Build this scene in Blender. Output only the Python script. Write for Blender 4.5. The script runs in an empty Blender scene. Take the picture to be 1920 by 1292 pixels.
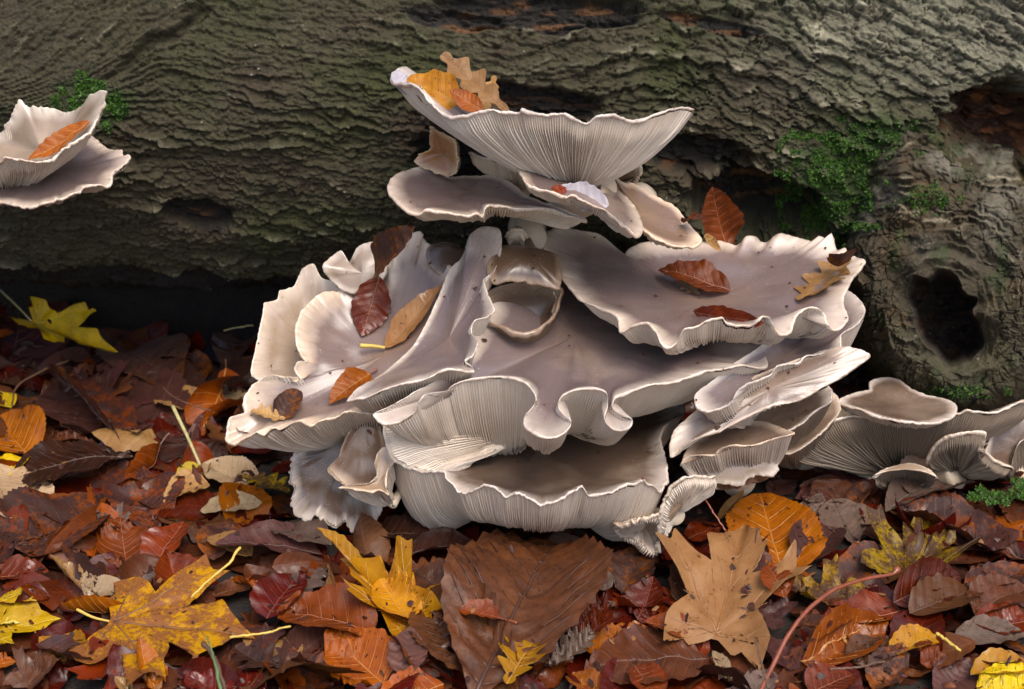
import bpy, math, random
import numpy as np
from mathutils import Vector, Matrix
from mathutils.bvhtree import BVHTree

random.seed(7)
RNG = np.random.default_rng(11)
scene = bpy.context.scene
COL = scene.collection
R_ = math.radians

# ------------------------------------------------------------------ camera
PITCH = R_(24.0)
CAM = np.array([0.0, -0.868, 0.511])
PX = 0.36 / 960.0                     # tangent per photo pixel (50 mm lens)
FWD = np.array([0.0, math.cos(PITCH), -math.sin(PITCH)])
UPV = np.array([0.0, math.sin(PITCH), math.cos(PITCH)])
cam_data = bpy.data.cameras.new("camera")
cam_data.lens = 50.0
cam_data.sensor_width = 36.0
cam_data.clip_start = 0.02
cam_data.clip_end = 200.0
cam = bpy.data.objects.new("camera", cam_data)
cam.location = CAM.tolist()
cam.rotation_euler = (math.pi / 2 - PITCH, 0.0, 0.0)
cam_data.dof.use_dof = True
cam_data.dof.focus_distance = 0.93
cam_data.dof.aperture_fstop = 11.0
COL.objects.link(cam)
scene.camera = cam

# ------------------------------------------------------------------ sky, sun, exposure
SUN_EL, SUN_AZ = R_(60.0), R_(24.0)   # soft light from above, a little from the front right
world = bpy.data.worlds.new("World")
scene.world = world
world.use_nodes = True
wn = world.node_tree.nodes
wl = world.node_tree.links
wn.clear()
sky = wn.new("ShaderNodeTexSky")
sky.sky_type = 'NISHITA'
sky.sun_disc = False
sky.sun_elevation = SUN_EL
sky.sun_rotation = R_(180.0) - SUN_AZ
sky.air_density = 1.0
sky.dust_density = 4.0
sky.ozone_density = 0.6
bg = wn.new("ShaderNodeBackground")
bg.inputs[1].default_value = 0.13
wo = wn.new("ShaderNodeOutputWorld")
wl.new(sky.outputs[0], bg.inputs[0])
wl.new(bg.outputs[0], wo.inputs[0])

sun_data = bpy.data.lights.new("sun", 'SUN')
sun_data.energy = 1.15
sun_data.angle = R_(32.0)
sun_data.color = (1.0, 0.95, 0.88)
sun = bpy.data.objects.new("sun", sun_data)
sdir = Vector((math.sin(SUN_AZ) * math.cos(SUN_EL), -math.cos(SUN_AZ) * math.cos(SUN_EL), math.sin(SUN_EL)))
sun.rotation_euler = sdir.to_track_quat('Z', 'Y').to_euler()
sun.location = (0.5, -0.8, 1.5)
COL.objects.link(sun)

scene.view_settings.view_transform = 'Standard'
scene.view_settings.look = 'None'
scene.view_settings.exposure = 1.1
scene.view_settings.gamma = 1.0
scene.view_settings.use_curve_mapping = False
scene.render.engine = 'CYCLES'
scene.cycles.max_bounces = 6
scene.cycles.diffuse_bounces = 3
scene.cycles.glossy_bounces = 2
scene.cycles.transmission_bounces = 2
scene.cycles.use_denoising = True

# ------------------------------------------------------------------ geometry helpers
def ray(px, py):
    px = np.asarray(px, float); py = np.asarray(py, float)
    r = FWD + np.multiply.outer((646.0 - py) * PX, UPV)
    r = r + np.multiply.outer((px - 960.0) * PX, np.array([1.0, 0, 0]))
    return r

def P(px, py, y):
    """Point on the line of sight through photo pixel (px, py) at world depth y (metres)."""
    r = ray(px, py)
    s = (np.asarray(y, float) - CAM[1]) / r[..., 1]
    return CAM + r * s[..., None]

def PZ(px, py, z):
    """Point on the line of sight through photo pixel (px, py) at height z."""
    r = ray(px, py)
    s = (np.asarray(z, float) - CAM[2]) / r[..., 2]
    return CAM + r * s[..., None]

def PPL(px, py, p0, ty, tx):
    """Point on the plane z = z0 + ty*(y-y0) + tx*(x-x0)."""
    r = ray(px, py)
    den = r[..., 2] - ty * r[..., 1] - tx * r[..., 0]
    num = p0[2] + ty * (CAM[1] - p0[1]) + tx * (CAM[0] - p0[0]) - CAM[2]
    s = num / den
    return CAM + r * s[..., None]

def to_px(v):
    d = np.asarray(v) - CAM
    f = d @ FWD
    return 960 + d[..., 0] / f / PX, 646 - (d @ UPV) / f / PX

def sstep(a, b, x):
    t = np.clip((x - a) / (b - a), 0, 1)
    return t * t * (3 - 2 * t)

def _hash(ix, iy, iz):
    h = (ix.astype(np.int64) * 374761393 + iy.astype(np.int64) * 668265263 + iz.astype(np.int64) * 2147483647 + 1013904223) & 0xFFFFFFFF
    h = ((h ^ (h >> 13)) * 1274126177) & 0xFFFFFFFF
    h = ((h ^ (h >> 16)) * 2246822519) & 0xFFFFFFFF
    h = h ^ (h >> 15)
    return (h & 0xFFFFFF) / float(0xFFFFFF)

def noise(x, y, z=None):
    """smooth value noise in -1..1"""
    x = np.asarray(x, float); y = np.asarray(y, float)
    z = np.zeros_like(x) if z is None else np.asarray(z, float) + np.zeros_like(x)
    ix, iy, iz = np.floor(x), np.floor(y), np.floor(z)
    fx, fy, fz = x - ix, y - iy, z - iz
    ux, uy, uz = [f * f * f * (f * (f * 6 - 15) + 10) for f in (fx, fy, fz)]
    out = 0
    for dz in (0, 1):
        wz = uz if dz else 1 - uz
        for dy in (0, 1):
            wy = uy if dy else 1 - uy
            for dx in (0, 1):
                wx = ux if dx else 1 - ux
                out = out + wx * wy * wz * _hash(ix + dx, iy + dy, iz + dz)
    return out * 2 - 1

def fbm(x, y, z=None, o=4, g=0.5):
    a, s, t = 1.0, 0, 0
    z = 0.0 if z is None else z
    for k in range(o):
        s = s + a * noise(x * 2 ** k + 17.3 * k, y * 2 ** k - 9.1 * k, z * 2 ** k + 5.7 * k)
        t += a; a *= g
    return s / t

def mesh_np(name, verts, faces, smooth=True):
    """verts (n,3) and faces (m,4) or (m,3) arrays, or a list of such face arrays, as a mesh"""
    me = bpy.data.meshes.new(name)
    fl = faces if isinstance(faces, list) else [faces]
    fl = [np.asarray(f) for f in fl if len(f)]
    verts = np.ascontiguousarray(verts, np.float32)
    me.vertices.add(len(verts))
    me.vertices.foreach_set("co", verts.ravel())
    loops = np.concatenate([f.ravel() for f in fl]).astype(np.int32)
    tot = np.concatenate([np.full(len(f), f.shape[1]) for f in fl]).astype(np.int32)
    start = np.concatenate([[0], np.cumsum(tot)[:-1]]).astype(np.int32)
    me.loops.add(len(loops))
    me.loops.foreach_set("vertex_index", loops)
    me.polygons.add(len(tot))
    me.polygons.foreach_set("loop_start", start)
    me.polygons.foreach_set("loop_total", tot)
    me.update(calc_edges=True)
    me.validate()
    if smooth:
        me.polygons.foreach_set("use_smooth", np.ones(len(me.polygons), bool))
    return me

def vattr(me, name, arr):
    arr = np.ascontiguousarray(arr, np.float32)
    if arr.ndim == 1:
        a = me.attributes.new(name, 'FLOAT', 'POINT'); a.data.foreach_set("value", arr)
    else:
        a = me.attributes.new(name, 'FLOAT_VECTOR', 'POINT'); a.data.foreach_set("vector", arr.ravel())

def grid_faces(nr, nc, closed=True):
    """quads of an nr x nc vertex grid, row-major; columns wrap when closed"""
    i = np.arange(nr - 1)[:, None]
    j = np.arange(nc if closed else nc - 1)[None, :]
    j2 = (j + 1) % nc
    a = i * nc + j; b = i * nc + j2; c = (i + 1) * nc + j2; d = (i + 1) * nc + j
    return np.stack([a, b, c, d], -1).reshape(-1, 4)

def tube_np(path, radii, n=8):
    path = np.asarray(path, float); radii = np.asarray(radii, float) + np.zeros(len(path))
    tan = np.gradient(path, axis=0)
    tan /= np.linalg.norm(tan, axis=1)[:, None] + 1e-12
    ref = np.array([0.13, 0.27, 0.95])
    vs = []
    for p, t, r in zip(path, tan, radii):
        a = np.cross(t, ref)
        if np.linalg.norm(a) < 0.1:
            a = np.cross(t, [1, 0, 0])
        a /= np.linalg.norm(a); b = np.cross(t, a)
        th = np.arange(n) * 2 * np.pi / n
        vs.append(p + r * (np.cos(th)[:, None] * a + np.sin(th)[:, None] * b))
    v = np.concatenate(vs + [path[:1], path[-1:]])
    f = grid_faces(len(path), n)
    k = len(path) * n
    j = np.arange(n); j2 = (j + 1) % n
    cap = np.concatenate([np.stack([j2, j, np.full(n, k)], 1), np.stack([(len(path) - 1) * n + j, (len(path) - 1) * n + j2, np.full(n, k + 1)], 1)])
    return v, [f, cap]

def spline(pts, n, closed=False):
    """Catmull-Rom through pts, n samples, uniform in parameter"""
    p = np.asarray(pts, float); m = len(p)
    if closed:
        t = np.arange(n) / n * m
        i = np.floor(t).astype(int); f = (t - i)[:, None]
        p0, p1, p2, p3 = p[(i - 1) % m], p[i % m], p[(i + 1) % m], p[(i + 2) % m]
    else:
        t = np.linspace(0, m - 1 - 1e-9, n)
        i = np.floor(t).astype(int); f = (t - i)[:, None]
        q = np.vstack([2 * p[0] - p[1], p, 2 * p[-1] - p[-2]])
        p0, p1, p2, p3 = q[i], q[i + 1], q[i + 2], q[np.minimum(i + 3, m + 1)]
    return 0.5 * (2 * p1 + (p2 - p0) * f + (2 * p0 - 5 * p1 + 4 * p2 - p3) * f ** 2 + (3 * p1 - p0 - 3 * p2 + p3) * f ** 3)

def resample(pts, n):
    """closed polyline to n points at equal arc length"""
    q = np.vstack([pts, pts[:1]])
    s = np.concatenate([[0], np.cumsum(np.linalg.norm(np.diff(q, axis=0), axis=1))])
    u = np.arange(n) / n * s[-1]
    return np.stack([np.interp(u, s, q[:, k]) for k in range(q.shape[1])], 1)

def csmooth(a, frac):
    """circular gaussian low-pass, sigma as a fraction of the loop"""
    n = len(a)
    f = np.fft.fftfreq(n) * n
    g = np.exp(-2 * (np.pi * frac * f) ** 2)
    return np.real(np.fft.ifft(np.fft.fft(a, axis=0) * (g[:, None] if a.ndim == 2 else g), axis=0))

# ------------------------------------------------------------------ scene-object helpers
def link(name, me, mat=None, parent=None):
    o = bpy.data.objects.new(name, me)
    COL.objects.link(o)
    if mat is not None and me is not None:
        me.materials.append(mat)
    if parent is not None:
        o.parent = parent
    return o

def tag(o, label=None, cat=None, group=None, kind=None):
    if label: o["label"] = label
    if cat: o["category"] = cat
    if group: o["group"] = group
    if kind: o["kind"] = kind
    return o

def empty(name, loc=(0, 0, 0)):
    o = bpy.data.objects.new(name, None)
    o.empty_display_size = 0.02
    o.location = loc
    COL.objects.link(o)
    return o

# ------------------------------------------------------------------ material helpers
def new_mat(name):
    m = bpy.data.materials.new(name)
    m.use_nodes = True
    nt = m.node_tree
    b = nt.nodes["Principled BSDF"]
    return m, nt, b

def nd(nt, kind, **kw):
    n = nt.nodes.new(kind)
    for k, v in kw.items():
        if k == 'ins':
            for a, c in v.items():
                n.inputs[a].default_value = c
        else:
            setattr(n, k, v)
    return n

def ramp(nt, src, stops):
    r = nt.nodes.new("ShaderNodeValToRGB")
    e = r.color_ramp.elements
    while len(e) < len(stops):
        e.new(0.5)
    for k, (p, c) in zip(e, stops):
        k.position = p
        k.color = (*c, 1) if len(c) == 3 else c
    nt.links.new(src, r.inputs[0])
    return r.outputs[0]

def mixc(nt, fac, a, b, mode='MIX'):
    m = nt.nodes.new("ShaderNodeMix")
    m.data_type = 'RGBA'; m.blend_type = mode
    for sock, val in ((m.inputs[0], fac), (m.inputs[6], a), (m.inputs[7], b)):
        if hasattr(val, 'links'):
            nt.links.new(val, sock)
        elif isinstance(val, (int, float)):
            sock.default_value = val
        else:
            sock.default_value = (*val, 1)
    return m.outputs[2]

def math_n(nt, op, a, b=0.0, c=0.0):
    m = nt.nodes.new("ShaderNodeMath"); m.operation = op
    for s, v in zip(m.inputs, (a, b, c)):
        if hasattr(v, 'links'):
            nt.links.new(v, s)
        else:
            s.default_value = v
    return m.outputs[0]

def noise_n(nt, vec, scale, detail=4.0, rough=0.55, dist=0.0):
    n = nd(nt, "ShaderNodeTexNoise", ins={'Scale': scale, 'Detail': detail, 'Roughness': rough, 'Distortion': dist})
    if vec is not None:
        nt.links.new(vec, n.inputs['Vector'])
    return n.outputs['Fac']

def bump_n(nt, height, strength, dist, b):
    n = nd(nt, "ShaderNodeBump", ins={'Strength': strength, 'Distance': dist})
    nt.links.new(height, n.inputs['Height'])
    nt.links.new(n.outputs[0], b.inputs['Normal'])
# ------------------------------------------------------------------ ground
def ground_z(x, y):
    return -0.026 + 0.006 * fbm(x * 6, y * 6, o=3) + 0.10 * sstep(0.36, 0.46, y)  # rise behind the log is added to block light leaking under it

def mat_soil():
    m, nt, b = new_mat("dark_soil")
    g = nd(nt, "ShaderNodeNewGeometry").outputs['Position']
    n = noise_n(nt, g, 60, 6)
    c = ramp(nt, n, [(0.3, (0.006, 0.004, 0.003)), (0.7, (0.020, 0.013, 0.009))])
    nt.links.new(c, b.inputs['Base Color'])
    b.inputs['Roughness'].default_value = 0.75
    bump_n(nt, noise_n(nt, g, 300, 4), 0.6, 0.003, b)
    return m

def build_ground():
    xs = np.concatenate([-np.geomspace(30, 0.8, 24), np.linspace(-0.75, 0.75, 121), np.geomspace(0.8, 30, 24)])
    ys = np.concatenate([-np.geomspace(30, 0.75, 24), np.linspace(-0.7, 0.8, 121), np.geomspace(0.85, 30, 24)])
    X, Y = np.meshgrid(xs, ys)
    Z = ground_z(X, Y)
    v = np.stack([X, Y, Z], -1).reshape(-1, 3)
    me = mesh_np("forest_floor", v, grid_faces(len(ys), len(xs), False))
    tag(link("ground", me, mat_soil()), kind="structure")
build_ground()

# ------------------------------------------------------------------ the fallen log
LOG_C = np.array([0.325, 0.232])     # y, z of the axis
LOG_R = 0.19

def mat_bark():
    m, nt, b = new_mat("bark")
    g = nd(nt, "ShaderNodeNewGeometry").outputs['Position']
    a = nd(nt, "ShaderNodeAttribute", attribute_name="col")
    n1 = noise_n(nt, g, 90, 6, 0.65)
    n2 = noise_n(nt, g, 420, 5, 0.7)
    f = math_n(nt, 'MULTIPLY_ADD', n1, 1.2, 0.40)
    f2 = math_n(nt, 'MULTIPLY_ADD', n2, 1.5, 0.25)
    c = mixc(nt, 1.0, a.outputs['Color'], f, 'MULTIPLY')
    c = mixc(nt, 1.0, c, f2, 'MULTIPLY')
    # pale lichen grains
    vo = nd(nt, "ShaderNodeTexVoronoi", ins={'Scale': 130.0})
    nt.links.new(g, vo.inputs['Vector'])
    dots = math_n(nt, 'LESS_THAN', vo.outputs['Distance'], 0.13)
    gate = math_n(nt, 'GREATER_THAN', noise_n(nt, g, 25, 3), 0.60)
    c = mixc(nt, math_n(nt, 'MULTIPLY', math_n(nt, 'MULTIPLY', dots, gate), 0.5), c, (0.30, 0.30, 0.24))
    nt.links.new(c, b.inputs['Base Color'])
    b.inputs['Roughness'].default_value = 0.72
    b.inputs['Specular IOR Level'].default_value = 0.35
    bump_n(nt, math_n(nt, 'ADD', n2, math_n(nt, 'MULTIPLY', n1, 1.2)), 1.0, 0.0030, b)
    return m
M_BARK = mat_bark()

def ell(px, py, cx, cy, rx, ry, ang=0.0):
    c, s = math.cos(R_(ang)), math.sin(R_(ang))
    dx, dy = px - cx, py - cy
    return np.sqrt(((dx * c + dy * s) / rx) ** 2 + ((-dx * s + dy * c) / ry) ** 2)

def saw(ph, sharp=0.16):
    f = ph - np.floor(ph)
    return np.where(f < 1 - sharp, (f / (1 - sharp)) ** 1.3, (1 - f) / sharp)

def ridges(a, b, tilt, lam):
    """overlapping wavy bark scales; a, b in millimetres along and across the log"""
    wx = 5.0 * fbm(a / 55, b / 30, o=3) + 1.6 * fbm(a / 14, b / 9, 3.1, o=3)
    w = b + tilt + 3.4 * wx + 3.2 * fbm(a / 9, b / 7, 14.0, o=4, g=0.6)
    h1 = saw(w / lam) * (0.55 + 0.45 * noise(a / 22, np.floor(w / lam) * 3.3, 1.0))
    w2 = b + tilt + 9.0 * fbm(a / 24, b / 15, 9.0, o=4) + 2.5 * fbm(a / 6, b / 5, 4.0, o=2)
    h2 = saw(w2 / 4.8, 0.22) * (0.5 + 0.5 * noise(a / 13, np.floor(w2 / 4.8) * 2.7, 2.0))
    h3 = fbm(a / 4.0, b / 2.0, 6.0, o=4, g=0.68)
    return h1, h2, h3

def cracks(a, b, sa, sb):
    """distance-to-cell-border cracks"""
    x = a / sa + 0.5 * fbm(a / 9, b / 9, o=3); y = b / sb + 0.5 * fbm(a / 9 + 40, b / 9, o=3)
    ix, iy = np.floor(x), np.floor(y)
    d1 = np.full_like(x, 9.0); d2 = np.full_like(x, 9.0)
    for i in (-1, 0, 1):
        for j in (-1, 0, 1):
            cx = ix + i; cy = iy + j
            px_ = cx + 0.15 + 0.7 * _hash(cx, cy, cx * 0 + 1); py_ = cy + 0.15 + 0.7 * _hash(cx, cy, cx * 0 + 2)
            d = np.hypot(px_ - x, py_ - y)
            n = d < d1
            d2 = np.where(n, d1, np.minimum(d2, d)); d1 = np.where(n, d, d1)
    return d2 - d1

def plates(a, w, sa, sb):
    """flaky plates: gap (0 at a crack), random level of the plate, place across the plate"""
    x = a / sa + 0.9 * fbm(a / 16, w / 8, 51.0, o=4, g=0.6); y = w / sb + 0.75 * fbm(a / 18 + 40, w / 8, 52.0, o=4, g=0.6)
    ix, iy = np.floor(x), np.floor(y)
    d1 = np.full_like(x, 9.0); d2 = np.full_like(x, 9.0); lv = np.zeros_like(x); dy = np.zeros_like(x)
    for i in (-1, 0, 1):
        for j in (-1, 0, 1):
            cx = ix + i; cy = iy + j
            px_ = cx + 0.1 + 0.8 * _hash(cx, cy, cx * 0 + 1); py_ = cy + 0.1 + 0.8 * _hash(cx, cy, cx * 0 + 2)
            d = np.hypot(px_ - x, py_ - y)
            n = d < d1
            d2 = np.where(n, d1, np.minimum(d2, d)); d1 = np.where(n, d, d1)
            lv = np.where(n, _hash(cx, cy, cx * 0 + 3), lv); dy = np.where(n, y - py_, dy)
    return d2 - d1, lv, dy

def lerp3(c, k, m):
    m = m[..., None]
    return c * (1 - m) + np.asarray(k) * m

def build_log():
    xs = np.concatenate([np.linspace(-1.6, -0.56, 70)[:-1], np.linspace(-0.56, 0.56, 1150), np.linspace(0.56, 1.6, 70)[1:]])
    # angle from the front horizontal, + is up; only the part that can be seen is dense
    th = np.concatenate([np.linspace(200, 75, 50)[:-1], np.linspace(75, -62, 470), np.linspace(-62, -160, 40)[1:]])
    X, T = np.meshgrid(xs, R_(1) * th)
    a = X * 1000.0
    b = -T * LOG_R * 1000.0
    base = np.stack([X, LOG_C[0] - LOG_R * np.cos(T), LOG_C[1] + LOG_R * np.sin(T)], -1)
    px, py = to_px(base)
    front = (np.abs(T) < R_(80)).astype(float)
    # direction the scales run in
    tilt = -0.16 * np.clip(a + 250, 0, 250) - 0.05 * np.clip(a, 0, 120) - 0.42 * np.clip(a - 110, 0, 400)
    swirl = sstep(1.25, 0.5, ell(px, py, 130, 40, 300, 150, -25)) * front
    tilt = tilt + swirl * 0.9 * (a + 230)
    rgt = sstep(900, 1500, px) * front
    h1, h2, h3 = ridges(a, b, tilt, 10.0 + 4.5 * rgt)
    tr = sstep(1250, 1750, px) * sstep(260, 60, py) * front          # coarse cracked plates, upper right
    ck = cracks(a, b + tilt, 17.0, 12.0)
    und = fbm(a / 160, b / 90, 2.0, o=3)
    low = sstep(330, 560, py) * front
    amp = (1.0 - 0.45 * swirl)
    flow = b + tilt + 4.0 * fbm(a / 40, b / 22, 61.0, o=3)
    pg, pl, pd = plates(a, flow, 30.0 - 6 * rgt, 8.5 + 3.0 * rgt)
    pl = pl + 0.9 * np.clip(pd, -0.6, 0.6)
    pgap = sstep(0.10, 0.0, pg)
    pm = 0.40 + 0.60 * rgt
    h1 = (1 - 0.5 * pm) * h1 + 0.6 * pm * pl
    pat = sstep(-0.45, 0.25, fbm(a / 45, b / 24, 41.0, o=3))
    h = 7.0 * und + amp * (6.2 * h1 * (0.35 + 0.65 * pat) * (1.20 + 0.10 * rgt) + 3.0 * h2 * (0.6 + 0.4 * pat)) + 2.2 * h3 + amp * pm * (2.4 * pl - 4.2 * pgap)
    h = h - tr * 3.0 * sstep(0.14, 0.0, ck)
    # rotten openings where the bark has come away
    wood = np.zeros_like(px); which = np.zeros(px.shape, int)
    edge = 0.30 * fbm(a / 16, b / 9, 7.0, o=4)
    for no, (cx, cy, rx, ry, an, dp) in enumerate(((1010, 18, 235, 46, 2, 16), (1015, 195, 140, 40, 8, 18), (1290, 290, 130, 40, 8, 18),
                                   (1425, 395, 150, 75, 10, 42), (375, 405, 80, 32, 12, 14), (850, 32, 120, 26, 8, 6),
                                   (1330, 45, 120, 14, 12, 6), (900, 300, 150, 60, 0, 10))):
        d = ell(px, py, cx, cy, rx, ry, an) + edge
        m = sstep(1.0, 0.72, d) * front
        h = h * (1 - m) + m * (h - dp + 2.5 * fbm(a / 9, b / 2.2, 5.0, o=4))
        wood = np.maximum(wood, m); which[m > 0.3] = no + 1
    # crease running up from the moss on the left
    q = (px - 195) - (150 - py) * 1.35
    m = sstep(26, 4, np.abs(q + 30 * fbm(a / 20, b / 20, 8.0, o=2))) * sstep(170, 120, py) * front
    h = h - 9 * m
    # big opening by the branch, upper right
    d = ell(px, py, 1885, 245, 130, 100, 8) + edge * 0.8
    hol = sstep(1.0, 0.62, d) * front
    h = h - 44 * hol + hol * 16 * fbm(a / 26, b / 9, 3.0, o=5, g=0.6)
    rimm = sstep(1.55, 1.1, d) * (1 - hol) * front
    h = h + 9 * rimm
    # bark ends in a torn edge above the dark gap at the bottom
    cut = sstep(-0.72, -0.80, T + 0.06 * fbm(a / 30, b * 0 + 3, o=4))
    h = h - 11 * cut
    h = h + 10 * low * fbm(a / 70, b / 40, 12.0, o=3)
    rr = LOG_R + h / 1000.0 - 0.004
    v = np.stack([X, LOG_C[0] - rr * np.cos(T), LOG_C[1] + rr * np.sin(T)], -1)
    # pigment, plus lit edges and a brighter upper right painted in
    n1 = fbm(a / 60, b / 40, 20.0, o=4); n2 = fbm(a / 12, b / 7, 21.0, o=3)
    c = np.empty(X.shape + (3,)); c[:] = (0.054, 0.047, 0.023)
    c = lerp3(c, (0.040, 0.043, 0.012), sstep(-0.15, 0.5, n1))             # algae
    c = lerp3(c, (0.050, 0.032, 0.019), sstep(0.05, 0.6, -n1) * 0.8)       # brown
    c = lerp3(c, (0.50, 0.46, 0.31), np.maximum(sstep(0.55, 0.95, h1), 0.7 * sstep(0.62, 1.0, h2)) * (1 - pgap) * sstep(-0.6, 0.5, n2 + 0.4 * noise(a / 90, b / 60)) * (0.42 + 0.40 * tr))  # grey lichen on the lips, plus their lit edges painted paler
    c = lerp3(c, (0.26, 0.245, 0.175), 0.6 * tr)  # upper right painted paler for the light it catches
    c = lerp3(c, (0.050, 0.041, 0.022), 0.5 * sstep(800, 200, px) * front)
    c = lerp3(c, (0.014, 0.011, 0.009), wood * 0.95)
    c = lerp3(c, (0.17, 0.075, 0.025), wood * sstep(0.15, 0.5, fbm(a / 30, b / 6, 31.0, o=3)) * 0.7)
    c = lerp3(c, (0.060, 0.026, 0.014), hol)
    c = lerp3(c, (0.24, 0.085, 0.03), hol * sstep(0.1, 0.5, fbm(a / 14, b / 8, 33.0, o=3)))
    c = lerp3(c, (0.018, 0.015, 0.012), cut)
    gr = np.zeros_like(px)
    for cx, cy, rx, ry in ((1560, 350, 120, 110), (165, 190, 95, 60), (1640, 250, 90, 40)):
        gr = np.maximum(gr, sstep(1.1, 0.3, ell(px, py, cx, cy, rx, ry) + 0.5 * n2))
    c = lerp3(c, (0.028, 0.055, 0.010), gr * front * 0.75)
    log = empty("fallen_log", (0.0, float(LOG_C[0]), 0.04))
    tag(log, "mossy fallen log with rough grey-brown scaly bark lying across the leaf litter", "log")
    nr, nc = X.shape
    f = grid_faces(nr, nc, False)
    mk = ((wood > 0.5) | (hol > 0.5)).reshape(-1)
    fm = mk[f].sum(1) >= 2
    off = np.array(log.location)
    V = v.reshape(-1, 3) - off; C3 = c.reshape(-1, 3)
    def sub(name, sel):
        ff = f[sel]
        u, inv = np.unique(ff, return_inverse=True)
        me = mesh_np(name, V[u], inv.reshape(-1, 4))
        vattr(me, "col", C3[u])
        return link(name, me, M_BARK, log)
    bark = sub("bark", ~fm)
    which[hol > 0.3] = 20
    wf = which.reshape(-1)[f].max(1)
    for k in np.unique(wf[fm]):
        tag(sub("rotten_wood", fm & (wf == k)), kind='stuff')
    # sawn-off ends, outside the picture
    for sx, col in ((0, 0), (1, nc - 1)):
        ring = v[:, col]
        vv = np.vstack([ring, ring.mean(0)])
        k = np.arange(nr - 1)
        me = mesh_np("log_end", vv - off, np.stack([k, k + 1, np.full(nr - 1, nr)], 1), False)
        vattr(me, "col", np.tile((0.16, 0.11, 0.06), (len(vv), 1)))
        link("log_end", me, M_BARK, log)
    return log, v, f
LOG, LOG_V, LOG_F = build_log()

def build_collar():
    """the swollen branch collar with its dark hole, right of the mushrooms"""
    nphi, nr = 620, 210
    phi = np.arange(nphi) / nphi * 2 * np.pi
    out = np.array([(1963, 560), (1950, 700), (1880, 765), (1800, 772), (1700, 745), (1645, 690), (1612, 610), (1598, 520), (1606, 430),
                    (1640, 350), (1672, 285), (1745, 262), (1815, 312), (1890, 335), (1960, 400)], float)
    inn = np.array([(1832, 600), (1844, 640), (1836, 668), (1815, 684), (1782, 690), (1752, 662), (1726, 640), (1712, 596), (1699, 552), (1709, 514),
                    (1738, 519), (1764, 507), (1792, 516), (1806, 545), (1833, 562), (1826, 585)], float)
    def polar(poly, c):
        s = spline(poly, 600, True)
        an = np.mod(np.arctan2(s[:, 1] - c[1], s[:, 0] - c[0]), 2 * np.pi)
        k = np.argsort(an)
        rad = np.hypot(s[:, 0] - c[0], s[:, 1] - c[1])[k]; an = an[k]
        return np.interp(phi, an, rad, period=2 * np.pi)
    c0 = np.array([1770.0, 585.0])
    ro, ri = polar(out, c0), polar(inn, c0)
    # s: 0 hole centre .. 1 hole lip .. 2 outer edge .. 2.25 skirt
    s = np.concatenate([np.linspace(0.02, 1, 70), np.linspace(1, 2, 120)[1:], np.linspace(2, 2.22, 22)[1:]])
    S, PH = np.meshgrid(s, phi, indexing='ij')
    RO, RI = np.broadcast_to(ro, S.shape), np.broadcast_to(ri, S.shape)
    wig = 1 + 0.13 * fbm(np.cos(PH) * 2.2 + 5, np.sin(PH) * 2.2 + 5, S * 1.2, o=4)
    rad = np.where(S <= 1, RI * S, RI + (RO - RI) * (S - 1)) * wig
    px = c0[0] + rad * np.cos(PH); py = c0[1] + rad * np.sin(PH)
    u = np.clip(S - 1, 0, 1)
    dome = 66 * np.sqrt(np.clip(1 - (np.clip(u - 0.30, 0, 1) / 0.72) ** 2, 0, 1)) - 8 * sstep(0.25, 0.0, u)
    top = sstep(0.1, 0.9, -np.sin(PH))
    dome = dome * (1 - 0.75 * top) + 0.75 * top * (58 * (1 - u) ** 0.9)
    dome = dome * (1 + 0.22 * fbm(np.cos(PH) * 1.4 + 2, np.sin(PH) * 1.4, u, o=2))
    hole = np.where(S < 1, -58 * sstep(1.03, 0.72, S) - 6 * (1 - S) + 16 * fbm(px / 45, py / 30, 7.0, o=4) * sstep(1, 0.8, S), 0)
    h = dome + hole - (70 - 40 * top) * sstep(2.0, 2.2, S) - 12 * (1 - top) * sstep(0.75, 1.0, u)
    a = PH * 90.0; b = rad * 0.36
    cx_, cy_ = np.cos(PH) * 60, np.sin(PH) * 60
    w1 = b / 8.0 + 1.5 * fbm(px / 70, py / 70, 1.0, o=3)
    PW = PH + 0.35 * fbm(px / 60, py / 60, 9.0, o=3)
    rad_cr = fbm(np.cos(PW) * 11, np.sin(PW) * 11, b / 26, o=4)
    w1 = w1 + 0.9 * fbm(px / 30, py / 30, 3.0, o=4)
    rr1 = saw(w1, 0.25) * (0.45 + 0.55 * noise(px / 34, py / 34))
    w0 = b / 19.0 + 0.9 * fbm(px / 90, py / 90, 13.0, o=3) + 0.12 * PH
    rr0 = saw(w0, 0.35)
    rough = 7.0 * (rr0 - 0.5) * (0.6 + 0.4 * noise(px / 80, py / 80, 3.0)) + 5.0 * rr1 + 3.5 * fbm(px / 26, py / 26, o=5, g=0.6) - 2.6 * sstep(0.22, 0.0, np.abs(rad_cr)) * sstep(0.25, 0.6, u)
    ckk = cracks(px * 0.36, py * 0.36, 13.0, 10.0)
    rough = rough - 2.2 * sstep(0.12, 0.0, ckk) * sstep(0.15, 0.4, u) + 9 * fbm(px / 130, py / 130, 4.0, o=2)
    hh = (h + 1.25 * rough) / 1000.0
    Y = 0.135 - hh + 0.00006 * (py - 585) * 0.0
    v = P(px, py, Y)
    n1 = fbm(px / 60, py / 60, 8.0, o=4)
    c = np.empty(S.shape + (3,)); c[:] = (0.056, 0.043, 0.023)
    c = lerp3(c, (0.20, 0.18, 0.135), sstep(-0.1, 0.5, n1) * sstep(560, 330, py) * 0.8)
    c = lerp3(c, (0.36, 0.32, 0.21), sstep(0.45, 0.9, rr1) * (0.35 + 0.5 * sstep(560, 300, py)))  # ridge lips painted paler as lit edges, stronger towards the top
    c = lerp3(c, (0.10, 0.06, 0.026), sstep(0.0, 0.5, -n1) * 0.6)
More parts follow.
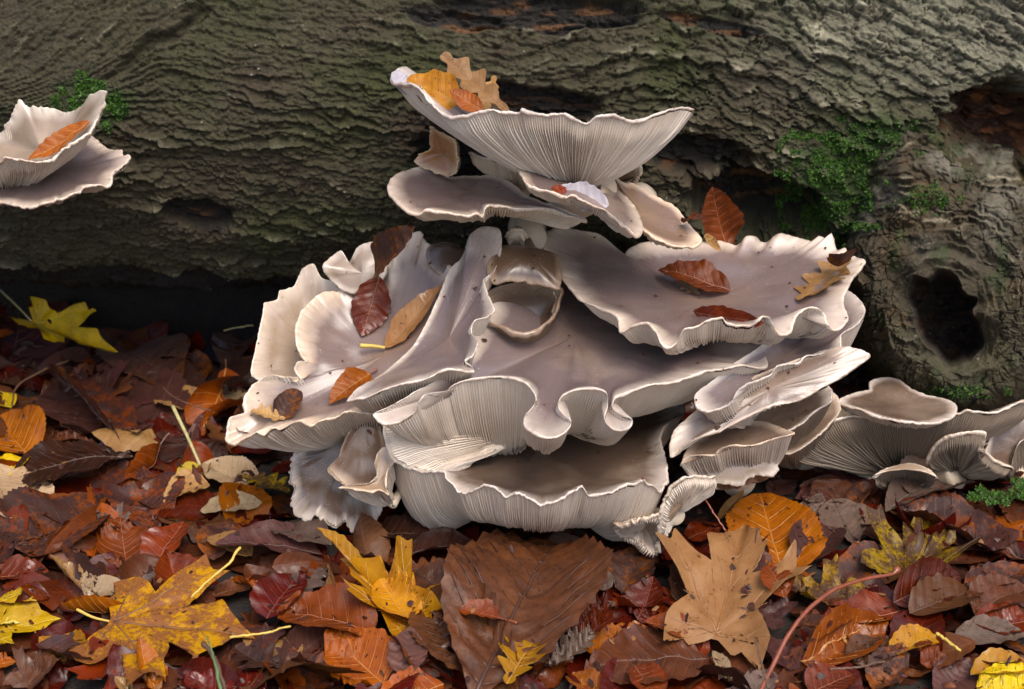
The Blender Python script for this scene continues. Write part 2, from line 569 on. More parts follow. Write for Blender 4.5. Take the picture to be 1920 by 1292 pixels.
    c = lerp3(c, (0.070, 0.066, 0.034), sstep(500, 700, py) * 0.6)
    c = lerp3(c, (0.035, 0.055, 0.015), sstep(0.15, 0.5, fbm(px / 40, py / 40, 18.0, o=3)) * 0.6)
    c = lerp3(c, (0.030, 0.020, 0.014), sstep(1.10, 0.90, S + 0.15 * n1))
    c = lerp3(c, (0.06, 0.03, 0.016), sstep(0.98, 0.90, S) * sstep(0.1, 0.5, fbm(px / 25, py / 9, 28.0, o=3)))
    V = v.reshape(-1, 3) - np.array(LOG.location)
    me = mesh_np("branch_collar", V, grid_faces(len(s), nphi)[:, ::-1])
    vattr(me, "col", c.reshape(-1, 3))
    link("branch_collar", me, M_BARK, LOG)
    return v.reshape(-1, 3), grid_faces(len(s), nphi)
COLLAR_V, COLLAR_F = build_collar()
BVH_LOG = BVHTree.FromPolygons(np.vstack([LOG_V.reshape(-1, 3), COLLAR_V]).tolist(), np.vstack([LOG_F, COLLAR_F + LOG_V.reshape(-1, 3).shape[0]]).tolist())
# ------------------------------------------------------------------ oyster mushrooms
def mat_cap(name, mid, inner, rim, rimw=0.86):
    m, nt, b = new_mat(name)
    t = nd(nt, "ShaderNodeAttribute", attribute_name="tt").outputs['Fac']
    rv = nd(nt, "ShaderNodeAttribute", attribute_name="rad").outputs['Vector']
    g = nd(nt, "ShaderNodeNewGeometry").outputs['Position']
    mp = nd(nt, "ShaderNodeMapping"); mp.inputs['Scale'].default_value = (9, 9, 0.7)
    nt.links.new(rv, mp.inputs['Vector'])
    streak = noise_n(nt, mp.outputs[0], 2.6, 4, 0.6)
    soft = noise_n(nt, g, 26, 3, 0.5)
    tt = math_n(nt, 'ADD', t, math_n(nt, 'MULTIPLY_ADD', streak, 0.16, -0.08))
    tt = math_n(nt, 'ADD', tt, math_n(nt, 'MULTIPLY_ADD', soft, 0.22, -0.11))
    base = ramp(nt, tt, [(0.0, inner), (0.45, mid), (rimw - 0.12, mid), (0.97, rim)])
    edge_n = noise_n(nt, g, 70, 4, 0.6)
    worn = math_n(nt, 'MULTIPLY', ramp(nt, edge_n, [(0.48, (0, 0, 0)), (0.66, (1, 1, 1))]), 0.55)
    base = mixc(nt, worn, base, tuple((a + c) * 0.42 for a, c in zip(mid, rim)) if rim[0] < 0 else mixc(nt, 0.35, base, mid))
    dark = tuple(k * 0.74 for k in mid)
    c = mixc(nt, math_n(nt, 'MULTIPLY', ramp(nt, streak, [(0.45, (0, 0, 0)), (0.75, (1, 1, 1))]), 0.45), base, dark)
    c = mixc(nt, math_n(nt, 'MULTIPLY', ramp(nt, noise_n(nt, g, 11, 5, 0.6), [(0.52, (0, 0, 0)), (0.72, (1, 1, 1))]), 0.55), c, (rim[0] * 0.62, rim[1] * 0.56, rim[2] * 0.48))
    c = mixc(nt, math_n(nt, 'MULTIPLY', ramp(nt, noise_n(nt, g, 19, 5, 0.65), [(0.56, (0, 0, 0)), (0.74, (1, 1, 1))]), 0.6), c, (mid[0] * 0.75, mid[1] * 0.62, mid[2] * 0.48))
    # spore dust and grit
    vo = nd(nt, "ShaderNodeTexVoronoi", ins={'Scale': 620.0})
    nt.links.new(g, vo.inputs['Vector'])
    gate = math_n(nt, 'GREATER_THAN', noise_n(nt, g, 40, 4), 0.50)
    noise_thr = math_n(nt, 'MULTIPLY_ADD', noise_n(nt, g, 300, 2), 0.36, -0.06)
    sp = math_n(nt, 'MULTIPLY', math_n(nt, 'LESS_THAN', vo.outputs['Distance'], noise_thr), gate)
    c = mixc(nt, math_n(nt, 'MULTIPLY', sp, 0.45), c, (0.72, 0.68, 0.64))
    vo2 = nd(nt, "ShaderNodeTexVoronoi", ins={'Scale': 90.0})
    nt.links.new(g, vo2.inputs['Vector'])
    sp2 = math_n(nt, 'MULTIPLY', math_n(nt, 'LESS_THAN', vo2.outputs['Distance'], 0.055), math_n(nt, 'GREATER_THAN', noise_n(nt, g, 9, 2), 0.52))
    c = mixc(nt, sp2, c, (0.05, 0.03, 0.02))
    oi = nd(nt, "ShaderNodeObjectInfo").outputs['Random']
    c = mixc(nt, oi, c, mixc(nt, 1.0, c, (1.12, 1.0, 0.84), 'MULTIPLY'))
    nt.links.new(c, b.inputs['Base Color'])
    rg = math_n(nt, 'MULTIPLY_ADD', soft, 0.25, 0.20)
    nt.links.new(rg, b.inputs['Roughness'])
    b.inputs['Specular IOR Level'].default_value = 0.5
    b.inputs['Coat Weight'].default_value = 0.6
    b.inputs['Coat Roughness'].default_value = 0.26
    b.inputs['Subsurface Weight'].default_value = 0.25
    b.inputs['Subsurface Radius'].default_value = (0.006, 0.0035, 0.002)
    b.inputs['Subsurface Scale'].default_value = 1.0
    h = math_n(nt, 'ADD', math_n(nt, 'MULTIPLY', streak, 0.7), math_n(nt, 'MULTIPLY', noise_n(nt, g, 180, 4), 0.5))
    bump_n(nt, h, 0.22, 0.0010, b)
    return m

def mat_gill(name, col, dirt):
    m, nt, b = new_mat(name)
    g = nd(nt, "ShaderNodeNewGeometry").outputs['Position']
    n = noise_n(nt, g, 30, 4)
    c = ramp(nt, n, [(0.35, col), (0.75, tuple(k * d for k, d in zip(col, (0.86, 0.80, 0.74))))])
    vo = nd(nt, "ShaderNodeTexVoronoi", ins={'Scale': 70.0})
    nt.links.new(g, vo.inputs['Vector'])
    sp = math_n(nt, 'MULTIPLY', math_n(nt, 'LESS_THAN', vo.outputs['Distance'], 0.07), math_n(nt, 'GREATER_THAN', noise_n(nt, g, 12, 2), 0.5))
    c = mixc(nt, math_n(nt, 'MULTIPLY', sp, dirt), c, (0.30, 0.15, 0.05))
    nt.links.new(c, b.inputs['Base Color'])
    b.inputs['Roughness'].default_value = 0.6
    b.inputs['Specular IOR Level'].default_value = 0.3
    bump_n(nt, noise_n(nt, g, 500, 3), 0.25, 0.0006, b)
    return m

CAPM = {
    'grey': mat_cap("cap_skin_grey", (0.138, 0.103, 0.103), (0.160, 0.112, 0.092), (0.54, 0.465, 0.405), 0.92),
    'taupe': mat_cap("cap_skin_taupe", (0.158, 0.110, 0.086), (0.200, 0.140, 0.098), (0.56, 0.46, 0.38), 0.92),
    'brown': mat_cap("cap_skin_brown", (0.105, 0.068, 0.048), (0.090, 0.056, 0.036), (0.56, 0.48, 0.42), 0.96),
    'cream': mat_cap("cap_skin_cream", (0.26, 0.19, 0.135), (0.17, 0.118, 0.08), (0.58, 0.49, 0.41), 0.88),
    'hollow': mat_cap("cap_skin_shaded", (0.085, 0.054, 0.036), (0.060, 0.037, 0.024), (0.26, 0.19, 0.14), 0.95),  # brown skin, painted darker for the shade deep in the clump
    'tan': mat_cap("cap_skin_tan", (0.26, 0.125, 0.05), (0.18, 0.085, 0.035), (0.50, 0.38, 0.26)),
}
GILLM = {
    'pale': mat_gill("gill_flesh_pale", (0.66, 0.575, 0.49), 0.5),
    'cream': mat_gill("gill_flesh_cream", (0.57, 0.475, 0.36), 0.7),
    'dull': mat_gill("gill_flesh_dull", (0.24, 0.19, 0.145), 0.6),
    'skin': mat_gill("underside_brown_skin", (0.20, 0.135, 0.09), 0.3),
}

CAP_TRIS = []   # (verts, faces) for ray casting

def mushroom(label, rim, S, cen, plane=None, depth=0.02, pt=2.5, pu=2.0, drop=0.0, gsp=2.2, tone='grey', gill='pale',
             thick=0.0021, amp=0.0042, jag=0.0008, stem=None, smooth=0.035, tmin=0.06, seed=0, roll=0.0, stem_r=0.012, wob=0.0016, inner=0.45, face=0, hangd=None):
    """rim: photo pixels round the edge of the cap (px, py[, cm]); with plane=(px, py, depth cm, rise to the back deg, rise to the right deg)
    the third number is an extra depth, else the depth itself. S: stem top under the cap (px, py, cm). cen: centre of the cap."""
    ctrl = np.array([(p[0], p[1], p[2] if len(p) > 2 else 0.0, p[3] if len(p) > 3 else 0.0) for p in rim], float)
    pix = resample(spline(ctrl, len(ctrl) * 24, True), 1600)
    if plane is not None:
        p0 = P(plane[0], plane[1], plane[2] / 100.0)
        ty, tx = math.tan(R_(plane[3])), math.tan(R_(plane[4]))
        lo = csmooth(pix[:, :2], smooth)
        yy = PPL(lo[:, 0], lo[:, 1], p0, ty, tx)[:, 1] + pix[:, 2] / 100.0
        Rw = P(pix[:, 0], pix[:, 1], yy)
        C0 = PPL(np.array(cen[0], float), np.array(cen[1], float), p0, ty, tx)
        n = np.array([-tx, -ty, 1.0]); n /= np.linalg.norm(n)
    else:
        Rw = P(pix[:, 0], pix[:, 1], pix[:, 2] / 100.0)
        C0 = P(np.array(cen[0], float), np.array(cen[1], float), cen[2] / 100.0)
        q = Rw - Rw.mean(0)
        n = np.linalg.svd(q, full_matrices=False)[2][2]
        if n[2] < 0: n = -n
        if face and face * (n @ (CAM - C0)) < 0: n = -n
    per = np.linalg.norm(np.diff(np.vstack([Rw, Rw[:1]]), axis=0), axis=1).sum()
    ng = int(max(24, min(460, per / (gsp / 1000.0))))
    ng -= ng % 4
    NU = ng * 4
    NT = int(np.clip(per / 0.0011, 120, 520))
    Sw = P(np.array(S[0], float), np.array(S[1], float), S[2] / 100.0)
    if hangd is not None:      # how far the underside hangs below the plane of the rim
        Sw[2] = p0[2] + ty * (Sw[1] - p0[1]) + tx * (Sw[0] - p0[0]) - hangd / 100.0
    sm = csmooth(Rw, smooth)
    k = np.linspace(0, 2 * np.pi, len(Rw), endpoint=False)
    pm = per * 1000
    jn = fbm(np.cos(k) * pm / 26 + seed, np.sin(k) * pm / 26, seed * 1.7, o=4, g=0.6)
    outw = Rw - C0
    outw /= np.linalg.norm(outw, axis=1)[:, None]
    Jw = jag * (jn[:, None] * n + 0.9 * fbm(np.cos(k) * pm / 14 + 9, np.sin(k) * pm / 14, seed + 3.0, o=3)[:, None] * outw)

    Rw0 = Rw
    Rw = Rw + Jw
    def rings(Rr, Rs, Jr, ts, N):
        vs = []
        for t in ts:
            s = float(sstep(inner, 1.0, np.array(t)))
            Rb = Rs * (1 - s) + Rr * s + Jr * float(sstep(0.86, 1.0, np.array(t)))
            p = C0 * (1 - t) + Rb * t - n * depth * (1 - t ** pt)
            vs.append(p)
        return vs
    idx = np.linspace(0, len(Rw), NT, endpoint=False)
    def pick(a, N):
        x = np.arange(N) / N * len(a)
        i = x.astype(int); f = (x - i)[:, None]
        return a[i % len(a)] * (1 - f) + a[(i + 1) % len(a)] * f
    Rt, St, Ot = pick(Rw0, NT), pick(sm, NT), pick(outw, NT)
    ts = np.concatenate([np.linspace(0.02, 0.78, 20), np.linspace(0.81, 1.0, 12)])
    vs = rings(Rt, St, pick(Jw, NT), ts, NT)
    ang = np.arange(NT) / NT * 2 * np.pi
    for i, t in enumerate(ts):      # gentle unevenness of the skin
        q = vs[i]
        vs[i] = q + n * (wob * 1.6 * fbm(q[:, 0] * 26 + seed, q[:, 1] * 26, q[:, 2] * 26, o=3)
                         + wob * 0.25 * fbm(np.cos(ang) * 4 + seed, np.sin(ang) * 5, t * 1.2 + seed, o=3) * t)[:, None]
    e = thick * (1.0 + 0.75 * fbm(np.cos(ang) * pm / 60 + seed, np.sin(ang) * pm / 60, seed + 7.0, o=3))[:, None]
    last = vs[-1]
    vs += [last + Ot * e * 0.30 - n * e * 0.25, last + Ot * e * 0.38 - n * e * 0.6, last + Ot * e * 0.15 - n * e * 0.95, last - Ot * e * 0.7 - n * e * 1.1]
    tt = np.concatenate([ts, [1.0, 1.0, 1.0, 1.0]])
    V = np.concatenate(vs)
    F = grid_faces(len(vs), NT)
    cv = V[:NT].mean(0)
    V = np.vstack([V, cv])
    j = np.arange(NT)
    fan = np.stack([j, (j + 1) % NT, np.full(NT, len(V) - 1)], 1)[:, ::-1]
    root = empty("oyster_mushroom", Sw.tolist())
    tag(root, label, "mushroom", "oyster mushrooms growing on the log")
    me = mesh_np("cap", V - Sw, [F, fan])
    vattr(me, "tt", np.concatenate([np.repeat(tt, NT), [0.0]]))
    rv = np.stack([np.tile(np.cos(ang), len(vs)), np.tile(np.sin(ang), len(vs)), np.repeat(tt, NT)], 1) + seed * 3.1
    vattr(me, "rad", np.vstack([rv, [[seed, seed, seed]]]))
    link("cap", me, CAPM[tone], root)
    CAP_TRIS.append((V, F))
    # gilled underside: separate lamellae with shorter ones between
    Ru, Su, Ju = pick(Rw0, NU), pick(sm, NU), pick(Jw, NU)
    Ou = pick(outw, NU)
    hang = pick(csmooth(pix[:, 3], 0.012)[:, None], NU)[:, 0] / 100.0
    e = thick
    Ru = Ru - n * e * 0.95 - Ou * e * 0.3
    tu = np.concatenate([np.linspace(1.0, 0.9, 6), np.linspace(0.86, tmin, 13)])
    gi = np.arange(NU) // 4
    pos_in = np.arange(NU) % 4
    rows = []
    for t in tu:
        s = float(sstep(inner, 1.0, np.array(t)))
        Rb = (Su - n * e) * (1 - s) + Ru * s + Ju * float(sstep(0.86, 1.0, np.array(t)))
        d = Rb - Sw
        dn = (d @ n)[:, None] * n
        rows.append(Sw + (d - dn) * t + dn * (t ** pu) - n * (hang * math.sin(math.pi * min(1, t ** 2.2)) ** 0.8)[:, None] - n * (0.0042 * float(sstep(1.0, 0.88, np.array(t))) * float(sstep(0.0, 0.25, np.array(t)))))
    G = np.stack(rows)
    du = np.roll(G, -4, 1) - np.roll(G, 4, 1)
    dt = np.gradient(G, axis=0)
    nn = np.cross(du, dt)
    nn /= np.linalg.norm(nn, axis=2)[..., None] + 1e-12
    if (nn.reshape(-1, 3) @ n).mean() > 0: nn = -nn
    hsh = _hash(gi, gi * 0 + int(seed * 7) + 3, gi * 0)
    hs2 = _hash(gi, gi * 0 + int(seed * 7) + 11, gi * 0)
    for i, t in enumerate(tu):
        lev = np.where(gi % 2 == 1, sstep(0.42 + 0.25 * hsh, 0.60 + 0.25 * hsh, t), np.where(gi % 4 == 2, sstep(0.15 + 0.2 * hsh, 0.3 + 0.2 * hsh, t), 1.0))
        A = amp * (0.12 + 0.82 * float(sstep(1.0, 0.84, np.array(t)))) * (0.45 + 0.55 * float(sstep(0.05, 0.4, np.array(t))))
        hgt = np.where((pos_in == 0) | (pos_in == 1), lev * (0.8 + 0.4 * hs2), 0.0)
        bow = 0.0006 * fbm(t * 5 + seed, gi * 0.35, seed, o=2)
        side = du[i] / (np.linalg.norm(du[i], axis=1)[:, None] + 1e-12)
        G[i] = G[i] + nn[i] * (A * (hgt - 1.0) + 0.0012 * fbm(gi * 0.12, t * 3 + seed, seed, o=2))[:, None] + side * bow[:, None]
    V2 = G.reshape(-1, 3)
    F2 = grid_faces(len(tu), NU)
    me = mesh_np("gills", V2 - Sw, F2)
    go = link("gills", me, GILLM[gill], root)
    tag(go, kind="stuff")
    # stem
    b0 = np.array(stem if stem is not None else (Sw[0] * 0.97, max(Sw[1] + 0.055, 0.11), Sw[2] - 0.012))
    u = np.linspace(0, 1, 12)[:, None]
    mid = (Sw + b0) / 2 + np.array([0, 0, -0.004])
    path = (1 - u) ** 2 * (Sw - n * 0.001) + 2 * u * (1 - u) * mid + u ** 2 * b0
    rr = stem_r * (0.75 + 0.5 * np.abs(np.linspace(-0.8, 1, 12)) ** 2)
    tv, tf = tube_np(path, rr, 20)
    tv = tv + 0.0012 * np.stack([fbm(tv[:, 0] * 90, tv[:, 1] * 90, tv[:, 2] * 30), fbm(tv[:, 0] * 90 + 9, tv[:, 1] * 90, tv[:, 2] * 30), 0 * tv[:, 0]], 1)
    link("stem", mesh_np("stem", tv - Sw, tf), GILLM['cream'], root)
    return root

# ---- top of the clump
mushroom("tallest pale funnel-shaped mushroom topping the clump with dead leaves in its bowl",
    [(735, 148, 5.5), (783, 157, 2.6), (810, 190, 1.6), (840, 212, 1), (873, 212, .5), (913, 204, .2), (950, 207, 0), (974, 208, 0), (980, 202, -.3),
     (1020, 211, 0), (1060, 208, 0), (1097, 228, .4), (1120, 216, .3), (1153, 213, .5), (1183, 226, 1.2), (1233, 212, 2.2), (1278, 201, 3.6), (1299, 208, 5),
     (1240, 225, 9), (1150, 232, 12), (1040, 232, 13), (940, 218, 13), (860, 185, 12), (800, 150, 10), (758, 126, 8)],
    (1082, 345, 5), (1050, 228, 6), depth=0.022, pt=2.4, pu=1.75, gsp=2.4, tone='grey', seed=1, stem_r=0.021, smooth=0.02, inner=0.1, tmin=0.16)
mushroom("broad grey mushroom with wavy lip low on the left under the tall funnel mushroom",
    [(728, 355), (735, 333), (755, 320), (790, 310), (813, 314), (832, 328), (883, 327), (927, 328), (960, 343), (1000, 372), (1060, 392), (1100, 412),
     (1070, 404), (1033, 391), (973, 391), (935, 384), (915, 383), (908, 390), (905, 402), (893, 396), (873, 402), (833, 397), (800, 392), (787, 401), (763, 394), (743, 377)],
    (930, 432, 8), (880, 350), plane=(870, 398, 2, 6, -3), depth=0.003, pt=2.2, pu=3.0, hangd=1.3, tone='grey', gill='cream', seed=2, stem_r=0.010)
mushroom("small tilted mushroom in front of the tall funnel stem, holding a white leaf",
    [(972, 306, 2), (976, 325, 1), (990, 343), (1010, 353), (1033, 357), (1060, 368), (1073, 363), (1100, 377), (1135, 392), (1160, 412), (1193, 440), (1205, 425, 1),
     (1190, 385, 3), (1160, 350, 4), (1120, 330, 5), (1060, 310, 5), (1010, 300, 4)],
    (1120, 424, 5), (1085, 350, 3), plane=(1060, 368, -.5, 12, -16), depth=0.004, pt=2.2, pu=3.0, hangd=1.6, tone='grey', gill='pale', seed=3)
mushroom("oval taupe mushroom sloping down to the right with a torn crumbly tip",
    [(1130, 326, 3), (1143, 325), (1167, 343), (1190, 346), (1220, 362), (1267, 387), (1286, 410), (1312, 438), (1316, 450), (1300, 458), (1267, 456), (1233, 442), (1200, 421),
     (1173, 408), (1153, 398), (1136, 373), (1128, 345)],
    (1215, 462, 5), (1210, 395), plane=(1220, 432, 1, 14, -18), depth=0.002, pt=3, pu=2.6, hangd=1.1, tone='taupe', gill='cream', seed=4)
mushroom("small cream mushroom tucked behind the stem of the tall funnel mushroom",
    [(1130, 315, 9), (1145, 300, 8), (1167, 293, 8), (1190, 297, 8), (1204, 312, 8), (1198, 327, 8), (1178, 338, 9), (1155, 338, 9.5)],
    (1150, 345, 11), (1165, 318, 9), depth=0.004, pu=1.5, tone='cream', gill='cream', seed=5, stem_r=0.006)
mushroom("withered tan fungus flap with furry edge behind the grey mushroom",
    [(806, 238, 8), (818, 245, 7.5), (838, 256, 7.2), (853, 266, 7), (855, 290, 7), (858, 312, 7), (846, 330, 7), (822, 325, 7.5), (790, 312, 8.5), (776, 306, 9), (784, 290, 9), (806, 280, 8.5)],
    (825, 335, 11), (825, 290, 8.5), depth=0.003, pu=1.4, face=1, amp=0.0008, tone='tan', gill='cream', seed=6, stem_r=0.008, jag=0.002)
mushroom("half-hidden gilled mushroom in the shadow below the tall funnel",
    [(880, 285, 9), (905, 292, 8), (935, 300, 7.5), (970, 310, 7), (1010, 330, 8), (1000, 320, 11), (950, 300, 12), (900, 288, 11)],
    (975, 350, 9.5), (950, 300, 10), depth=0.006, pu=1.8, tone='cream', gill='cream', seed=7, stem_r=0.008)
mushroom("tiny pale button mushroom under the broad grey mushroom",
    [(950, 440, 8), (955, 431, 7.5), (968, 427, 7), (982, 430, 7), (988, 440, 7.5), (975, 446, 9), (960, 447, 9)],
    (968, 462, 8.5), (969, 436, 8), depth=-0.004, pu=1.5, tone='cream', gill='cream', seed=8, stem_r=0.005)

# ---- left side
mushroom("far left frilled mushroom standing upright at the back of the clump, brownish cream",
    [(472, 698), (480, 650), (492, 594), (496, 570), (508, 567), (520, 562), (524, 546), (536, 542), (551, 535), (560, 516), (570, 502), (587, 495), (597, 512), (606, 524), (630, 535),
     (655, 590), (640, 680), (580, 730), (520, 735), (484, 712)],
    (600, 720, 9), (590, 640), plane=(520, 690, 2.5, 38, 0), depth=0.018, pt=2.0, pu=1.6, tone='cream', gill='cream', seed=10)
mushroom("small curly cream mushroom with folded lobes behind the largest left cap",
    [(606, 500, -.5), (622, 482), (640, 470), (646, 485), (650, 500, .5), (662, 480), (672, 462), (690, 455), (708, 457), (722, 468), (726, 490), (718, 520), (690, 545), (660, 548), (640, 540), (622, 525)],
    (690, 560, 10), (680, 515), plane=(660, 530, 6.5, 50, 0), depth=-0.003, pt=2.2, pu=1.6, tone='cream', gill='cream', seed=11, smooth=0.05)
mushroom("brown mushroom in shade between the two left lobes",
    [(800, 480), (806, 462), (825, 454), (842, 455), (860, 462), (880, 470), (885, 500), (850, 520), (815, 505)],
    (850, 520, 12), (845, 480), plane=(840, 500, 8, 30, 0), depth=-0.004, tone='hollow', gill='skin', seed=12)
mushroom("largest left mushroom, wide wavy cap sloping to the leaf litter with several leaves on it",
    [(694, 772), (655, 767), (632, 778), (600, 786), (586, 796), (570, 791), (555, 790), (540, 800), (528, 807), (512, 805), (497, 818), (484, 812), (470, 818), (455, 822), (439, 831), (424, 824),
     (425, 800), (431, 781), (445, 778), (458, 773), (456, 755), (463, 736), (477, 718), (493, 706), (512, 700), (528, 706), (540, 704), (551, 713), (562, 708), (552, 690), (560, 676), (574, 676),
     (566, 665), (556, 648), (555, 617), (566, 586), (580, 568), (596, 553), (616, 546), (634, 545), (640, 530), (652, 518), (670, 510), (688, 508), (712, 490), (730, 470), (748, 452), (762, 440), (779, 433), (794, 436), (792, 445),
     (806, 456), (812, 470), (814, 488), (822, 496), (845, 500), (870, 540), (862, 600), (820, 690), (760, 750)],
    (690, 790, 3), (715, 640), plane=(560, 795, -4, 27, 2), depth=0.016, pt=2.6, pu=2.6, tone='grey', gill='pale', seed=13, smooth=0.03, jag=0.0013, inner=0.74)
mushroom("upright tongue-shaped left mushroom with a frilled right edge, folded over the largest left cap",
    [(652, 749, -1.2), (670, 746, -1.2), (686, 745, -1.2), (705, 738, -1.2), (717, 733, -1.2), (742, 724, -1.2), (768, 717, -1.2), (790, 714, -1.2), (810, 706, -1.2), (822, 698, -1.2), (837, 692, -1.2), (860, 694, -1.2), (876, 698, -1.0), (889, 697, -1), (882, 686, -.8),
     (871, 678, -.8), (878, 670, -.8), (886, 666, -1), (895, 645, -1.2), (893, 634, -.8), (883, 622, -.6), (885, 606, -.8), (893, 597, -1), (912, 592, -1.2), (925, 581, -1.2), (921, 565, -1), (914, 552, -.8), (910, 536, -.8), (906, 524, -.8), (914, 518, -.8),
     (923, 511, -1), (932, 495, -1), (938, 476, -1), (940, 445, -1), (934, 430, -1), (918, 426, -1), (903, 424, -1), (887, 433, -1), (877, 447, -.6), (872, 470, .2), (862, 490, 1), (842, 510, 1.6), (820, 560, 2), (780, 640, 2), (730, 690, 1.4), (700, 712, .5), (672, 726, -.4)],
    (790, 745, 3), (840, 610), plane=(760, 720, -3.6, 27, 2), depth=0.012, pt=2.4, pu=2.2, tone='grey', gill='pale', seed=14, smooth=0.03, inner=0.72)

# ---- middle
mushroom("pale brown mushroom sheet at the heart of the clump below the stems",
    [(925, 470), (950, 462), (985, 462), (1020, 470), (1045, 480), (1052, 510), (1050, 532), (1046, 540), (1020, 534), (985, 527), (950, 527), (925, 530), (915, 500)],
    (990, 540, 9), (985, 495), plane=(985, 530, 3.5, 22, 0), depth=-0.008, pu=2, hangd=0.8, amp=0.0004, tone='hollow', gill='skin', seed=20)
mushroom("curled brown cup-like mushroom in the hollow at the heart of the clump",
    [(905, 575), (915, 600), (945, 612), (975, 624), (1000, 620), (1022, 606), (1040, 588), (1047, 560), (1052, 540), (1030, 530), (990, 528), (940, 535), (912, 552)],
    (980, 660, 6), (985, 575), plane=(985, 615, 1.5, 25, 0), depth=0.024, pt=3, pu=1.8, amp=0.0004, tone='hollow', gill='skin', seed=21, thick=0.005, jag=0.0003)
mushroom("wide blue-grey mushroom in the middle whose front lip curls in deep loops",
    [(700, 776), (720, 792, -.3), (745, 790, 0, .5), (775, 772, 0, 1.4), (786, 748, -.3, 2), (798, 735, -.3, 2.4), (820, 735, 0, 2.8), (838, 738, .6, 3), (842, 724, .2, 3.2), (860, 713, 0, 3.4), (898, 706, 0, 3.4), (943, 707, 0, 3.2), (970, 709, 0, 3), (991, 722, 0, 2.2), (1004, 742, 0, 1.2), (1002, 757, -.2, .5), (985, 775, -.6), (983, 793, -1.1), (1000, 809, -1.5),
     (1024, 820, -1.7), (1047, 817, -1.7), (1064, 803, -1.4), (1071, 786, -1), (1056, 773, -.5), (1046, 757, -.1), (1054, 739), (1077, 729), (1100, 726), (1120, 727), (1137, 736), (1139, 760), (1133, 784, -.5), (1145, 800, -1), (1162, 806, -1.2), (1180, 800, -1.2), (1186, 786, -1), (1168, 777, -.6), (1148, 764, -.1), (1152, 748),
     (1167, 740), (1221, 722), (1265, 717), (1319, 699), (1360, 692), (1391, 684), (1420, 690), (1437, 686), (1435, 670, 1), (1400, 620, 2), (1300, 560, 3), (1180, 500, 3), (1080, 485, 2), (1000, 500), (940, 530), (905, 590), (888, 640), (870, 680), (800, 720), (730, 760)],
    (1000, 705, 6), (1080, 590), plane=(1080, 760, -6, 14, 0), depth=0.016, pt=2.6, pu=4.0, tone='grey', gill='pale', seed=22, smooth=0.03, inner=0.68)
mushroom("lower gilled lobe below the looped lip of the middle mushroom, on its left",
    [(720, 793, -4), (721, 812, -4.6), (728, 842, -4.8), (742, 866, -4.6), (785, 884, -4.0), (838, 888, -3.4), (880, 872, -2), (840, 840, -0.5), (790, 810, -0.5), (750, 796, -2), (734, 803, -3.2)],
    (1010, 822, 2), (790, 840, -3), depth=0.003, face=-1, pu=1.5, tone='grey', gill='pale', seed=19, smooth=0.02, stem_r=0.008)
mushroom("big right-hand bowl mushroom with ruffled front edge holding several wet leaves",
    [(1018, 438), (1016, 454), (1027, 479), (1048, 504), (1056, 525), (1075, 546), (1093, 562), (1115, 572), (1135, 579), (1152, 587), (1160, 597), (1161, 612, -.2), (1166, 622, -.4), (1185, 611), (1210, 605, .2), (1222, 612), (1231, 625, -.2), (1240, 645, -.5), (1252, 652, -.6), (1268, 644, -.4), (1276, 628, 0), (1283, 617, .2), (1306, 612), (1316, 607), (1327, 600, .2), (1352, 596, .2),
     (1362, 606), (1380, 611), (1406, 612), (1420, 603), (1431, 596, .2), (1444, 600), (1452, 618, -.3), (1464, 627, -.5), (1480, 622, -.3), (1488, 600), (1496, 585), (1514, 573), (1534, 575), (1546, 588), (1552, 605, -.3), (1566, 616, -.4), (1584, 606, -.3), (1588, 592, 0), (1581, 570), (1583, 552), (1600, 521), (1622, 492), (1606, 482),
     (1588, 474), (1584, 464), (1568, 467), (1560, 437), (1548, 446), (1535, 441), (1528, 452), (1505, 449), (1480, 440), (1460, 437), (1435, 454), (1418, 444), (1400, 442), (1381, 460), (1350, 452), (1318, 454), (1260, 452), (1206, 454), (1180, 466), (1170, 478), (1152, 466), (1127, 442), (1089, 429), (1048, 423)],
    (1335, 632, 7), (1330, 540), plane=(1290, 640, -4, 8, 2), depth=0.010, pt=2.6, pu=4.5, hangd=3.2, tone='grey', gill='pale', seed=23, smooth=0.025, inner=0.72)

# ---- bottom middle
mushroom("lowest broad brown mushroom with a wide ragged gilled front just above the leaf litter",
    [(703, 772, 0, 1), (716, 790, 0, 2), (722, 815, 0, 3), (722, 840, 0, 3), (732, 862, 0, 3), (742, 863, 0, 2.6), (755, 873, 0, 2.2), (772, 875, 0, 1.6), (790, 884, 0, 1), (810, 882, 0, .6), (831, 883), (836, 896), (845, 904), (862, 919), (885, 919), (898, 911), (912, 907), (930, 913), (947, 930), (958, 926), (970, 922), (992, 932),
     (1004, 938), (1015, 946), (1028, 940), (1042, 939), (1056, 932), (1068, 921), (1078, 918), (1089, 909), (1096, 914), (1104, 929), (1120, 927), (1140, 925), (1160, 917), (1176, 910), (1192, 908, 0, .4), (1207, 899, 0, 1), (1214, 907, 0, 1.6), (1226, 910, 0, 2), (1236, 922, 0, 2), (1246, 910, 0, 2), (1252, 890, 0, 2), (1247, 855, 0, 1), (1239, 822), (1247, 799), (1262, 782), (1283, 772),
     (1260, 735), (1180, 720), (1060, 715), (900, 725), (780, 740), (730, 755)],
    (1000, 908, 4), (1010, 800), plane=(1000, 935, -8.5, 0, 0), depth=0.016, pt=3, pu=6.0, hangd=4.9, tone='brown', gill='pale', seed=24, smooth=0.03, inner=0.72, jag=0.0014)
